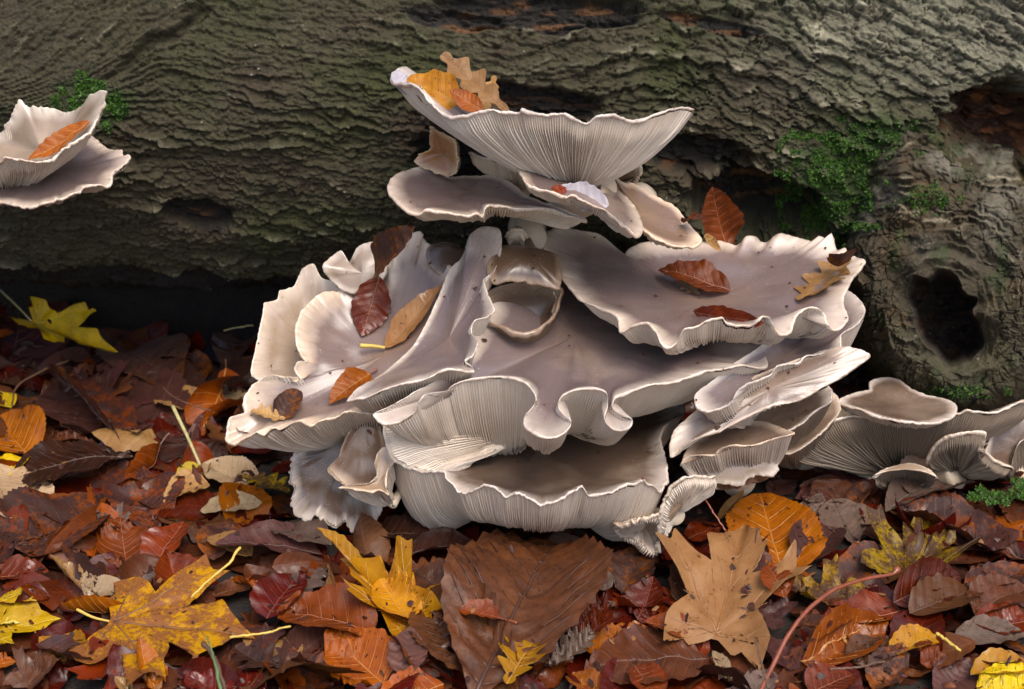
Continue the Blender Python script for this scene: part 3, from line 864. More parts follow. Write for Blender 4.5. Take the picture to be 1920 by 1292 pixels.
mushroom("pale shell-like fragment with white gills beside the lowest brown mushroom",
    [(1232, 1004, -6), (1236, 968, -6.5), (1243, 938, -6.5), (1256, 915, -6.5), (1275, 899, -6.5), (1300, 891, -6), (1325, 894, -5.5), (1340, 891, -5), (1333, 910, -4), (1318, 918, -3), (1290, 928, -3), (1262, 950, -3.5), (1244, 985, -4.5)],
    (1262, 962, -4.4), (1280, 912, -5), depth=0.006, pu=1.7, face=-1, tone='cream', gill='pale', seed=25, stem=(0.10, 0.0, -0.01), stem_r=0.007, smooth=0.015, jag=0.0015)
mushroom("ragged pale mushroom tail hanging into the leaves under the brown mushroom",
    [(1145, 982, -5), (1170, 978, -6), (1200, 970, -6.5), (1232, 965, -6.5), (1244, 985, -6), (1236, 1010, -5.5), (1238, 1034, -5.5), (1222, 1034, -5.5), (1208, 1022, -5.2), (1190, 1008, -5), (1168, 1000, -4.6)],
    (1205, 985, -3), (1205, 997, -5.2), face=-1, depth=-0.004, pu=1.6, tone='cream', gill='pale', seed=26, stem_r=0.006, jag=0.003, stem=(0.085, 0.0, -0.01))
mushroom("folded pale mushroom at the left of the lowest brown one, split and translucent",
    [(613, 880), (640, 905), (668, 925), (706, 930), (716, 890), (722, 850), (716, 815), (706, 785), (686, 790), (655, 810), (640, 840), (632, 865)],
    (690, 860, 5), (684, 800), plane=(680, 910, -3, 58, 0), depth=-0.006, pu=1.5, tone='taupe', gill='cream', seed=27, jag=0.001, smooth=0.06, wob=0.005, stem=(-0.06, 0.16, 0.02))
mushroom("small pale flap edging the left end of the lowest brown mushroom",
    [(635, 914), (660, 916), (690, 921), (712, 918), (728, 926), (722, 905), (727, 880), (738, 866), (722, 838), (708, 850), (702, 870), (706, 890), (690, 905), (660, 908)],
    (735, 945, -3), (708, 900), plane=(700, 915, -5.5, 45, 0), depth=0.003, pu=1.7, tone='cream', gill='pale', seed=28, jag=0.0012, smooth=0.015, stem=(-0.05, 0.12, 0.02), stem_r=0.003)
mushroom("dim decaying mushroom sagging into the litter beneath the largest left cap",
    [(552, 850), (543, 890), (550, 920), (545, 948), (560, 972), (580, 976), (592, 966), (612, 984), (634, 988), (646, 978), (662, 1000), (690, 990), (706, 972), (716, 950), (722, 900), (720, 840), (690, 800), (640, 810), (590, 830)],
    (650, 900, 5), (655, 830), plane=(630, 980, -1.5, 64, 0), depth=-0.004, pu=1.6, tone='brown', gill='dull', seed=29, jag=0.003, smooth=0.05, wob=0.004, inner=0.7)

# ---- right-hand stack
mushroom("thin grey mushroom shelf directly beneath the big right bowl",
    [(1622, 579), (1616, 597), (1606, 608), (1585, 618), (1576, 628), (1575, 650), (1560, 654), (1545, 660), (1528, 665), (1510, 667), (1497, 680), (1475, 683), (1456, 686), (1446, 700), (1430, 706), (1408, 713), (1385, 725), (1374, 745), (1360, 757), (1331, 768), (1312, 764), (1304, 750), (1310, 730), (1380, 680), (1480, 610), (1560, 560), (1585, 545), (1605, 556)],
    (1470, 720, 6), (1470, 650), plane=(1450, 700, -2.5, 12, 6), depth=0.010, pu=2.6, tone='grey', gill='pale', seed=30, smooth=0.03, inner=0.5)
mushroom("long pale mushroom shelf, second down in the right-hand stack, with a straight edge",
    [(1631, 668), (1600, 690), (1568, 713), (1540, 728), (1510, 746), (1478, 757), (1443, 761), (1405, 778), (1368, 796), (1350, 808), (1339, 811), (1310, 820), (1281, 836), (1270, 850), (1257, 852), (1262, 810), (1290, 780), (1350, 740), (1450, 690), (1530, 660), (1580, 650), (1610, 655)],
    (1450, 790, -0.5), (1440, 735), plane=(1420, 775, -3.5, 36, 12), depth=-0.002, pu=2.4, hangd=1.6, stem=(0.17, 0.11, 0.02), inner=0.75, tone='taupe', gill='pale', seed=31, smooth=0.04)
mushroom("narrow gilled mushroom lower in the right-hand stack, pointed to the right",
    [(1276, 868), (1283, 858), (1294, 852), (1320, 851), (1340, 852), (1349, 842), (1377, 834), (1400, 835), (1420, 832), (1440, 826), (1457, 821), (1487, 815), (1470, 805, 1), (1420, 790, 2), (1350, 800, 2), (1300, 825, 1)],
    (1390, 885, 2), (1390, 825), plane=(1380, 840, -4, 22, 10), depth=0.006, pu=2.4, tone='taupe', gill='pale', seed=32, smooth=0.03)
mushroom("smooth cream mushroom at the foot of the right-hand stack, drooping to the leaves",
    [(1300, 905), (1330, 903), (1360, 905), (1392, 908), (1402, 894), (1420, 889), (1440, 891), (1454, 885), (1461, 860), (1478, 832), (1450, 820), (1380, 850), (1320, 870), (1292, 885)],
    (1385, 900, 4), (1385, 865), plane=(1390, 895, -2.5, 42, 6), depth=-0.006, pu=1.6, tone='cream', gill='dull', seed=33, jag=0.0016)
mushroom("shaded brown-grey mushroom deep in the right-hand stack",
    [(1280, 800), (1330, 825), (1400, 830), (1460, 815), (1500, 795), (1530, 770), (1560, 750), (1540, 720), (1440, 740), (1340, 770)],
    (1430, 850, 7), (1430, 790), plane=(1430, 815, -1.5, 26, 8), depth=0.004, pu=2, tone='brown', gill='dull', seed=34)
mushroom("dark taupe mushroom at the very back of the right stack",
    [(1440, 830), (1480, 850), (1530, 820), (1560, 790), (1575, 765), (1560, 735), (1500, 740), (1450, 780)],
    (1510, 850, 9), (1510, 795), plane=(1510, 820, 2, 30, 4), depth=0.004, pu=2, tone='brown', gill='dull', seed=35)

# ---- far right
mushroom("neat oval brown mushroom with a pale rim standing alone under the branch collar",
    [(1572, 753), (1590, 741), (1608, 735), (1630, 729), (1632, 714), (1657, 706), (1683, 709), (1703, 724), (1712, 733), (1740, 742), (1767, 746), (1790, 756), (1793, 768), (1787, 778), (1760, 790), (1735, 793), (1712, 791), (1684, 789), (1657, 783), (1634, 777), (1612, 769), (1585, 761)],
    (1690, 788, 9), (1680, 755), plane=(1690, 790, 2.5, 5, 0), depth=0.003, pt=2.5, pu=3.5, hangd=1.5, tone='brown', gill='pale', seed=40, stem=(0.235, 0.13, -0.01))
mushroom("wide upturned gilled mushroom behind the neat oval one, its underside facing out",
    [(1476, 849, 4), (1500, 826, 4), (1530, 806, 4.2), (1565, 788, 4.6), (1620, 778, 5), (1700, 776, 5), (1790, 773, 4.5), (1812, 766, 4.3), (1832, 771, 4.2), (1860, 775, 4.2), (1890, 764, 4.3), (1920, 750, 5), (1950, 748, 7), (1860, 790, 11), (1700, 800, 12), (1560, 810, 10)],
    (1685, 878, 8.5), (1690, 790, 8), depth=0.008, pu=1.7, gsp=2.4, tone='grey', gill='dull', seed=41, stem=(0.25, 0.15, -0.02), smooth=0.02, inner=0.1)
mushroom("pale trumpet-like gilled mushroom at the lower right, one of two near the moss",
    [(1742, 870, 5), (1745, 845, 4), (1765, 825, 3.4), (1795, 814, 3), (1846, 811, 3), (1842, 835, 3), (1850, 850, 3.2), (1875, 868, 3.5), (1900, 880, 4), (1860, 885, 7), (1790, 870, 8)],
    (1795, 882, 5.2), (1810, 848, 4.6), depth=0.004, pu=1.6, tone='cream', gill='dull', seed=42, stem=(0.29, 0.08, -0.02), smooth=0.02)
mushroom("low flattened gilled mushroom lying on the leaves at the lower right",
    [(1638, 893), (1655, 882), (1680, 874), (1705, 870), (1730, 876), (1748, 886), (1757, 897), (1735, 890, 1.5), (1690, 880, 2), (1660, 885, 1.5)],
    (1695, 910, 6), (1695, 884), plane=(1700, 880, 3, 24, 0), depth=-0.002, pu=1.8, tone='cream', gill='dull', seed=43, stem=(0.245, 0.10, -0.02), stem_r=0.007)
mushroom("dark brown mushroom cut by the right border of the picture",
    [(1848, 850), (1870, 868), (1895, 876), (1902, 850), (1915, 825), (1940, 815), (1980, 800), (1980, 765), (1920, 770), (1870, 800)],
    (1920, 895, 8), (1910, 820), plane=(1890, 865, 5, 24, 0), depth=0.006, pu=2, tone='brown', gill='dull', seed=44)

# ---- pair on the left of the log
mushroom("pale torn mushroom on the log at the left border, the upper of two",
    [(192, 167, 7), (195, 184, 7), (187, 205, 7), (180, 222, 7), (172, 240, 6.4), (150, 256, 5.6), (125, 272, 5), (105, 291, 4.8), (88, 298, 4.6), (63, 301, 4.4), (35, 298, 4.4), (13, 296, 4.4), (-10, 308, 5), (-60, 320, 7), (-80, 290, 10),
     (-40, 270, 12), (0, 252, 12), (12, 232, 11.5), (28, 210, 11.3), (38, 190, 11.3), (52, 200, 11.2), (64, 202, 11), (85, 204, 11), (100, 204, 11), (120, 210, 10.6), (140, 208, 10), (155, 200, 9), (167, 182, 8)],
    (-20, 352, 12), (60, 262, 9), depth=0.010, pt=2.4, pu=2.0, tone='cream', gill='pale', seed=50, stem=(-0.36, 0.17, 0.21), jag=0.0016, smooth=0.02)
mushroom("grey wavy-rimmed mushroom on the log at the left border, the lower of two",
    [(242, 292), (238, 305), (222, 316), (210, 326), (206, 347), (186, 347), (167, 347), (157, 350), (146, 358), (130, 363), (117, 371), (106, 370), (95, 376), (78, 379), (63, 384), (30, 383), (0, 376), (-60, 370), (-70, 340), (-20, 300), (60, 280), (120, 262), (158, 252), (172, 254), (186, 268), (205, 280), (226, 281), (228, 291)],
    (20, 368, 14), (80, 320), plane=(90, 378, 4.5, 14, 8), depth=0.004, pt=2.4, pu=3.0, hangd=1.5, tone='grey', gill='pale', seed=51, stem=(-0.34, 0.17, 0.17), jag=0.0013)
# ------------------------------------------------------------------ leaves
LC = {  # base colour, blotch colour, vein colour, roughness
    'russet': ((0.194, 0.050, 0.020), (0.086, 0.024, 0.014), (0.275, 0.103, 0.052), 0.34),
    'red': ((0.232, 0.045, 0.012), (0.095, 0.017, 0.009), (0.224, 0.069, 0.034), 0.30),
    'darkred': ((0.112, 0.021, 0.012), (0.043, 0.012, 0.010), (0.146, 0.052, 0.030), 0.27),
    'orange': ((0.344, 0.101, 0.015), (0.172, 0.041, 0.010), (0.430, 0.189, 0.052), 0.36),
    'rust': ((0.198, 0.065, 0.024), (0.052, 0.024, 0.019), (0.086, 0.034, 0.022), 0.45),
    'brown': ((0.129, 0.053, 0.026), (0.065, 0.028, 0.015), (0.095, 0.043, 0.024), 0.36),
    'dark': ((0.052, 0.022, 0.014), (0.022, 0.011, 0.009), (0.069, 0.034, 0.022), 0.27),
    'purple': ((0.107, 0.048, 0.038), (0.052, 0.024, 0.021), (0.060, 0.030, 0.026), 0.32),
    'grey': ((0.163, 0.112, 0.086), (0.086, 0.057, 0.045), (0.086, 0.060, 0.043), 0.38),
    'tan': ((0.400, 0.245, 0.120), (0.270, 0.140, 0.058), (0.258, 0.120, 0.043), 0.45),
    'pale': ((0.482, 0.370, 0.241), (0.327, 0.224, 0.129), (0.292, 0.172, 0.086), 0.45),
    'white': ((0.550, 0.516, 0.550), (0.447, 0.396, 0.430), (0.430, 0.361, 0.361), 0.40),
    'gold': ((0.447, 0.215, 0.026), (0.284, 0.095, 0.017), (0.430, 0.241, 0.052), 0.40),
    'yellow': ((0.619, 0.413, 0.017), (0.430, 0.258, 0.013), (0.568, 0.430, 0.069), 0.42),
    'olive': ((0.560, 0.400, 0.017), (0.267, 0.181, 0.013), (0.430, 0.344, 0.052), 0.40),
    'spotted': ((0.430, 0.240, 0.050), (0.210, 0.095, 0.042), (0.172, 0.077, 0.034), 0.42),
    'darkyellow': ((0.361, 0.224, 0.017), (0.099, 0.052, 0.026), (0.120, 0.060, 0.026), 0.40),
    'ribbed': ((0.150, 0.064, 0.034), (0.048, 0.019, 0.011), (0.065, 0.026, 0.015), 0.34),
}
def mat_leaf(name, base, blot, rough):
    m, nt, b = new_mat("leaf_" + name)
    tc = nd(nt, "ShaderNodeTexCoord").outputs['Object']
    oi = nd(nt, "ShaderNodeObjectInfo").outputs['Random']
    off = nd(nt, "ShaderNodeVectorMath", operation='SCALE')
    cmb = nd(nt, "ShaderNodeCombineXYZ")
    for i in range(3): nt.links.new(oi, cmb.inputs[i])
    nt.links.new(cmb.outputs[0], off.inputs[0]); off.inputs['Scale'].default_value = 37.0
    add = nd(nt, "ShaderNodeVectorMath", operation='ADD')
    nt.links.new(tc, add.inputs[0]); nt.links.new(off.outputs[0], add.inputs[1])
    p = add.outputs[0]
    at = nd(nt, "ShaderNodeAttribute", attribute_name="luv")
    sep = nd(nt, "ShaderNodeSeparateXYZ"); nt.links.new(at.outputs['Vector'], sep.inputs[0])
    big = noise_n(nt, p, 55, 5, 0.62)
    fine = noise_n(nt, p, 330, 5, 0.7)
    spotty = name in ('spotted', 'rust', 'darkyellow')
    s0, s1 = (0.43, 0.51) if spotty else (0.38, 0.72)
    bl = ramp(nt, math_n(nt, 'ADD', math_n(nt, 'MULTIPLY', big, 0.55 if spotty else 0.8), math_n(nt, 'MULTIPLY', fine, 0.45 if spotty else 0.2)), [(s0, (0, 0, 0)), (s1, (1, 1, 1))])
    c = mixc(nt, bl, base, blot)
    # pigment along the side veins and towards the edge
    av = math_n(nt, 'ABSOLUTE', sep.outputs[1])
    ph = math_n(nt, 'MULTIPLY', math_n(nt, 'SUBTRACT', sep.outputs[0], math_n(nt, 'MULTIPLY', av, sep.outputs[2])), 10.0)
    fr = math_n(nt, 'ABSOLUTE', math_n(nt, 'SUBTRACT', math_n(nt, 'FRACT', ph), 0.5))
    vein = math_n(nt, 'LESS_THAN', fr, 0.045)
    mid = math_n(nt, 'LESS_THAN', av, 0.022)
    lines = math_n(nt, 'MAXIMUM', math_n(nt, 'MULTIPLY', vein, math_n(nt, 'GREATER_THAN', sep.outputs[2], 0.01)), mid)
    c = mixc(nt, math_n(nt, 'MULTIPLY', lines, 0.55), c, tuple(min(1, k * 1.35 + 0.02) for k in base) if name not in ('pale', 'tan', 'white', 'grey', 'ribbed', 'rust', 'spotted') else blot)
    # dark specks
    vo = nd(nt, "ShaderNodeTexVoronoi", ins={'Scale': 260.0}); nt.links.new(p, vo.inputs['Vector'])
    sp = math_n(nt, 'MULTIPLY', math_n(nt, 'LESS_THAN', vo.outputs['Distance'], 0.17), math_n(nt, 'GREATER_THAN', big, 0.52))
    c = mixc(nt, math_n(nt, 'MULTIPLY', sp, 0.75), c, (0.018, 0.010, 0.008))
    hs = nd(nt, "ShaderNodeHueSaturation")
    nt.links.new(c, hs.inputs['Color'])
    nt.links.new(math_n(nt, 'MULTIPLY_ADD', oi, 0.016, 0.489), hs.inputs['Hue'])
    hs.inputs['Saturation'].default_value = 1.15
    nt.links.new(math_n(nt, 'MULTIPLY_ADD', math_n(nt, 'FRACT', math_n(nt, 'MULTIPLY', oi, 7.31)), 0.45, 0.60), hs.inputs['Value'])
    nt.links.new(hs.outputs[0], b.inputs['Base Color'])
    nt.links.new(math_n(nt, 'MULTIPLY_ADD', big, 0.40, rough - 0.08), b.inputs['Roughness'])
    b.inputs['Specular IOR Level'].default_value = 0.30
    # wet patches
    wet = ramp(nt, noise_n(nt, p, 38, 3), [(0.50, (0, 0, 0)), (0.62, (1, 1, 1))])
    some = math_n(nt, 'GREATER_THAN', math_n(nt, 'FRACT', math_n(nt, 'MULTIPLY', oi, 13.7)), 0.5)
    nt.links.new(math_n(nt, 'MULTIPLY', math_n(nt, 'MULTIPLY', wet, some), 0.5), b.inputs['Coat Weight'])
    b.inputs['Coat Roughness'].default_value = 0.10
    h = math_n(nt, 'ADD', math_n(nt, 'MULTIPLY', fine, 0.5), math_n(nt, 'MULTIPLY', noise_n(nt, p, 120, 3), 0.9))
    h = math_n(nt, 'SUBTRACT', h, math_n(nt, 'MULTIPLY', lines, 0.25))
    bump_n(nt, h, 0.55, 0.0012, b)
    # thin blades let a little light through
    tr = nd(nt, "ShaderNodeBsdfTranslucent")
    nt.links.new(hs.outputs[0], tr.inputs['Color'])
    mx = nd(nt, "ShaderNodeMixShader"); mx.inputs[0].default_value = 0.18
    out = nt.nodes["Material Output"]
    nt.links.new(b.outputs[0], mx.inputs[1]); nt.links.new(tr.outputs[0], mx.inputs[2])
    nt.links.new(mx.outputs[0], out.inputs[0])
    return m
LM = {k: mat_leaf(k, a, b_, r) for k, (a, b_, v_, r) in LC.items()}
def mat_plain(name, col, rough=0.5):
    m, nt, b = new_mat(name)
    g = nd(nt, "ShaderNodeTexCoord").outputs['Object']
    c = ramp(nt, noise_n(nt, g, 160, 4), [(0.3, tuple(k * 0.7 for k in col)), (0.7, col)])
    nt.links.new(c, b.inputs['Base Color'])
    b.inputs['Roughness'].default_value = rough
    return m
VM = {k: mat_plain("vein_" + k, v, 0.45) for k, (a, b_, v, r) in LC.items()}
STALK = {'yellow': mat_plain("stalk_yellow", (0.62, 0.42, 0.08)), 'green': mat_plain("stalk_green", (0.10, 0.17, 0.06)), 'red': mat_plain("stalk_red", (0.22, 0.055, 0.025), 0.3),
         'brown': mat_plain("stalk_brown", (0.11, 0.055, 0.03)), 'pale': mat_plain("stalk_pale", (0.52, 0.46, 0.20))}

def w_beech(u):
    return np.sin(np.pi * np.clip(u, 0, 1) ** 0.88) ** 0.78 * (1 - 0.10 * u)
def w_oak(u):
    env = np.sin(np.pi * np.clip(0.03 + u * 0.95, 0, 1) ** 1.25) ** 0.8
    lob = 0.5 + 0.5 * np.cos(2 * np.pi * (u * 4.2 - 0.15))
    return env * (0.42 + 0.58 * lob ** 0.8) + 0.02
def w_big(u):
    return np.sin(np.pi * np.clip(u, 0, 1) ** 1.25) ** 0.72
def w_round(u):
    return np.sin(np.pi * np.clip(u, 0, 1) ** 0.72) ** 0.62
KIND = {  # width profile, half width / length, side-vein slant, veins, pleat
    'beech': (w_beech, 0.33, 0.55, 8, 0.010), 'oak': (w_oak, 0.30, 0.45, 5, 0.006),
    'chestnut': (w_big, 0.36, 0.60, 13, 0.011), 'birch': (w_round, 0.42, 0.50, 7, 0.008),
}
MAPLE = [(0.0, 0.03), (-0.10, 0.22), (-0.02, 0.34), (-0.16, 0.40), (0.02, 0.46), (0.12, 0.40), (0.24, 0.30), (0.30, 0.42), (0.40, 0.56), (0.46, 0.72), (0.52, 0.56), (0.64, 0.58),
         (0.56, 0.42), (0.52, 0.26), (0.50, 0.17), (0.62, 0.20), (0.70, 0.30), (0.76, 0.20), (0.84, 0.16), (0.90, 0.07), (1.02, 0.0)]

def leaf_planar(kind, rnd, hi):
    """outline and inside of a flat leaf of unit length: points (x, y), faces, uv (u, v, slant)"""
    if kind == 'maple':
        nb = 150 if hi else 84
        half = np.array(MAPLE, float)
        half = half + rnd.normal(0, 0.012, half.shape) * np.array([1, 1])
        half[0] = (0.0, 0.03); half[-1, 1] = 0
        def dense(h):
            s = np.concatenate([[0], np.cumsum(np.linalg.norm(np.diff(h, axis=0), axis=1))])
            q = np.linspace(0, s[-1], nb // 2)
            return np.stack([np.interp(q, s, h[:, 0]), np.interp(q, s, h[:, 1])], 1)
        a = dense(half)
        half2 = half + rnd.normal(0, 0.015, half.shape); half2[0] = (0, 0.03); half2[-1] = half[-1]
        b = dense(half2)[::-1][1:]
        b[:, 1] *= -1
        out = np.vstack([a, b])
        ts = np.linspace(0, 1, 11 if hi else 6)[1:]
        c0 = np.array([0.06, 0.0])
        pts = [c0[None, :]] + [c0 + (out - c0) * t for t in ts]
        n = len(out)
        V = np.vstack(pts)
        f = grid_faces(len(ts), n)[:, ::-1] + 1
        j = np.arange(n)
        fan = np.stack([np.zeros(n, int), 1 + (j + 1) % n, 1 + j], 1)[:, ::-1]
        uv = np.stack([V[:, 0], V[:, 1] * 1.6, np.zeros(len(V))], 1)
        return V, [f, fan], uv
    prof, hw, slant, nv, pl = KIND[kind]
    nu, nvv = (40, 17) if hi else (24, 11)
    if kind == 'oak': nu = int(nu * 1.5)
    u = np.linspace(0, 1, nu); v = np.linspace(-1, 1, nvv)
    U, Vv = np.meshgrid(u, v, indexing='ij')
    W = prof(U)
    ser = 0.0
    if kind in ('birch', 'chestnut'):
        ser = 0.02 * np.where(np.arange(nu) % 2 == 0, 1, -1)[:, None] * (np.abs(Vv) > 0.99)
    else:
        ser = 0.035 * np.sin(U * 44 + Vv) * (np.abs(Vv) > 0.8)
    wob = 1 + 0.07 * noise(U * 5 + rnd.random() * 50, np.sign(Vv) * 3 + 9) * np.abs(Vv)
    y = hw * Vv * W * wob * (1 + ser)
    sl = slant * (0.35 if kind == 'oak' else 0.12)
    x = U + sl * np.abs(Vv) * W * hw * (1 - U)
    V = np.stack([x, y], -1).reshape(-1, 2)
    uv = np.stack([U, Vv * W, np.full_like(U, slant * hw)], -1).reshape(-1, 3)
    return V, [grid_faces(nu, nvv, False)[:, ::-1]], uv

def leaf_deform(xy, kind, L, o):
    """flat unit leaf -> curled leaf in metres"""
    x, y = xy[..., 0].copy(), xy[..., 1].copy() * o.get('wid', 1.0)
    sd = o.get('seed', 0.0)
    z = o.get('wrinkle', 0.03) * (fbm(x * 3.2 + sd, y * 3.2 + sd * 1.3, sd, o=3) + 0.0)
    z = z + o.get('frill', 0.02) * noise(x * 9 + sd, np.sign(y) * 4 + sd) * np.clip(np.abs(y) / 0.3, 0, 1) ** 2
    if kind in KIND:
        prof, hw, slant, nv, pl = KIND[kind]
        ph = (x - slant * np.abs(y)) * nv
        z = z + pl * o.get('pleat', 1.0) * (np.abs(np.sin(np.pi * ph)) - 0.6) * np.clip(np.abs(y) / 0.05, 0, 1)
    else:
        an = np.arctan2(y, x - 0.04)
        r = np.hypot(x - 0.04, y)
        for k in (-1.2, -0.62, 0, 0.62, 1.2):
            z = z - 0.016 * np.exp(-((an - k) * r / 0.03) ** 2) * np.clip(r / 0.2, 0, 1)
        z = z + 0.012 * noise(x * 7 + sd, y * 7)
    f = R_(o.get('fold', 8.0))
    z = z + np.abs(y) * math.sin(f); y = y * math.cos(f)
    k = o.get('curl', 0.0)
    if abs(k) > 1e-3:      # across, 1/length
        kk = k * (1 + o.get('curlx', 0.0) * (x - 0.5))
        z = z * np.cos(y * kk) + (1 - np.cos(y * kk)) / kk
        y = np.sin(y * kk) / kk
    kb = R_(o.get('bend', 0.0))
    if abs(kb) > 1e-3:
        xc = x - 0.5
        x, z = 0.5 + (1 / kb - z) * np.sin(xc * kb), 1 / kb - (1 / kb - z) * np.cos(xc * kb)
    tw = R_(o.get('twist', 0.0))
    if abs(tw) > 1e-3:
        a = tw * (x - 0.5)
        y, z = y * np.cos(a) - z * np.sin(a), y * np.sin(a) + z * np.cos(a)
    return np.stack([x, y, z], -1) * L

def leaf_veins(kind, L, o, rnd):
    """raised midrib and side veins as thin three-sided tubes following the blade"""
    paths = []
    if kind == 'maple':
        w = 1.0
        for a, r in ((0, 0.97), (0.80, 0.78), (-0.80, 0.78), (1.62, 0.42), (-1.62, 0.42)):
            t = np.linspace(0.0, 1, 16)
            paths.append((np.stack([0.04 + t * r * math.cos(a), t * r * math.sin(a) * (1 + 0.05 * t)], 1), 0.0075))
            for s in (0.35, 0.6):
                for sg in (-1, 1):
                    t2 = np.linspace(0, 1, 7)
                    q = np.stack([0.04 + s * r * math.cos(a) + t2 * 0.22 * r * math.cos(a + 0.75 * sg), s * r * math.sin(a) + t2 * 0.22 * r * math.sin(a + 0.75 * sg)], 1)
                    paths.append((q, 0.004))
    else:
        prof, hw, slant, nv, pl = KIND[kind]
        t = np.linspace(0.0, 0.985, 24)
        paths.append((np.stack([t, 0 * t], 1), 0.009))
        for k in range(1, nv):
            for sg in (-1, 1):
                x0 = (k - 0.25 + 0.15 * rnd.random()) / nv
                yy = np.linspace(0, 1, 40) * 0.5
                q = np.stack([x0 + slant * yy * (1 + 0.6 * yy), sg * yy], 1)
                ok = yy < hw * prof(np.clip(q[:, 0], 0, 1)) * 0.88
                ok &= q[:, 0] < 0.97
                q = q[:max(3, int(np.argmin(ok)) if not ok.all() else 40)][::3]
                if len(q) >= 3: paths.append((q, 0.0042))
    vs, fs, n0 = [], [], 0
    for q, r in paths:
        p = leaf_deform(q, kind, L, o)
        p[:, 2] += 0.0
        m = len(p)
        tv, tf = tube_np(p, np.linspace(r, r * 0.35, m) * L, 4)
        vs.append(tv); fs += [tf[0] + n0, tf[1] + n0]; n0 += len(tv)
    f4 = np.concatenate([f for f in fs if f.shape[1] == 4]); f3 = np.concatenate([f for f in fs if f.shape[1] == 3])
    return np.vstack(vs), [f4, f3]

# height of the litter so far, for stacking the leaves
HX0, HX1, HY0, HY1, HC = -0.75, 0.75, -0.62, 0.46, 0.002
_hx = np.arange(HX0, HX1, HC); _hy = np.arange(HY0, HY1, HC)
HM = ground_z(*np.meshgrid(_hx, _hy))
def hm_idx(v):
    i = np.clip(((v[:, 0] - HX0) / HC).astype(int), 0, HM.shape[1] - 1)
    j = np.clip(((v[:, 1] - HY0) / HC).astype(int), 0, HM.shape[0] - 1)
    return j, i
def settle(v, q):
    """lift that rests the leaf on the heap (q: share of the blade allowed to sink in)"""
    j, i = hm_idx(v)
    return float(np.quantile(HM[j, i] - v[:, 2], q))
def deposit(v, cap=0.05):
    j, i = hm_idx(v)
    np.maximum.at(HM, (j, i), np.minimum(v[:, 2], cap))

def drape(v, eps):
    """let the blade bend over what it lies on instead of cutting into it"""
    j, i = hm_idx(v)
    acc = 0
    for dj in (-2, 0, 2):
        for di in (-2, 0, 2):
            acc = acc + HM[np.clip(j + dj, 0, HM.shape[0] - 1), np.clip(i + di, 0, HM.shape[1] - 1)]
    d = np.maximum(0, np.maximum(acc / 9, 0.6 * acc / 9 + 0.4 * HM[j, i]) + eps - v[:, 2])
    w = v.copy()
    w[:, 2] += d * (1 - sstep(0.010, 0.018, d))
    return w

def frame(bp, tp, nrm, roll):
    X = tp - bp
    X = X / np.linalg.norm(X)
    Z = nrm - X * (nrm @ X)
    Z /= np.linalg.norm(Z)
    Y = np.cross(Z, X)
    c, s = math.cos(R_(roll)), math.sin(R_(roll))
    Y, Z = Y * c + Z * s, Z * c - Y * s
    return np.stack([X, Y, Z], 1)

LEAFNAME = {'beech': 'beech_leaf', 'oak': 'oak_leaf', 'maple': 'maple_leaf', 'chestnut': 'chestnut_leaf', 'birch': 'birch_leaf'}

def put_leaf(kind, bp, tp, nrm, tone, label, o, stalk=None, group=None, cat='leaf', lay=False):
    rnd = np.random.default_rng(int(o.get('seed', 1) * 97) % 100000 + 5)
    L = float(np.linalg.norm(tp - bp))
    V, F, uv = leaf_planar(kind, rnd, True)
    pv = leaf_deform(V, kind, L, o)
    base = leaf_deform(np.array([[0.0, 0.0]]), kind, L, o)[0]; tip = leaf_deform(np.array([[1.0, 0.0]]), kind, L, o)[0]
    # line the curled blade up with its base and tip points
    ch = tip - base
    X = ch / np.linalg.norm(ch); Z = np.array([0, 0, 1.0]) - X * X[2]; Z /= np.linalg.norm(Z); Yv = np.cross(Z, X)
    A = np.stack([X, Yv, Z], 1)
    M = frame(bp, tp, nrm, o.get('roll', 0.0)) @ A.T
    s = L / np.linalg.norm(ch)
    T = lambda p: (p - base) @ M.T * s + bp
    W = drape(T(pv), 0.0008) if lay else T(pv)
    ob = link(LEAFNAME[kind], mesh_np(LEAFNAME[kind], W - bp, F), LM[tone])
    vattr(ob.data, "luv", uv)
    ob.location = bp.tolist()
    tag(ob, label, cat, group)
    vv, vf = leaf_veins(kind, L, o, rnd)
    vw = drape(T(vv), 0.0012) if lay else T(vv)
    tag(link("veins", mesh_np("veins", vw - bp, vf), VM[tone], ob), kind="stuff")
    if stalk:
        # stalk: list of offsets in leaf lengths from the base, or pixels handled by the caller
        pts = np.vstack([np.zeros((1, 3)), np.asarray(stalk['pts']) - bp]) if 'pts' in stalk else np.stack([T(leaf_deform(np.array([[0.0, 0.0]]), kind, L, o))[0] - bp,
              M @ np.array([-0.12 * L, 0.01 * L, 0.01 * L]) * stalk.get('len', 1.0), M @ np.array([-0.25 * L, 0.05 * L, 0.03 * L]) * stalk.get('len', 1.0)])
        pts = spline(pts, 14)
        tv, tf = tube_np(pts, np.linspace(0.0007, 0.0010, 14) * stalk.get('r', 1.0), 7)
        link("leaf_stalk", mesh_np("leaf_stalk", tv, tf), STALK[stalk.get('tone', 'brown')], ob)
    return ob, W

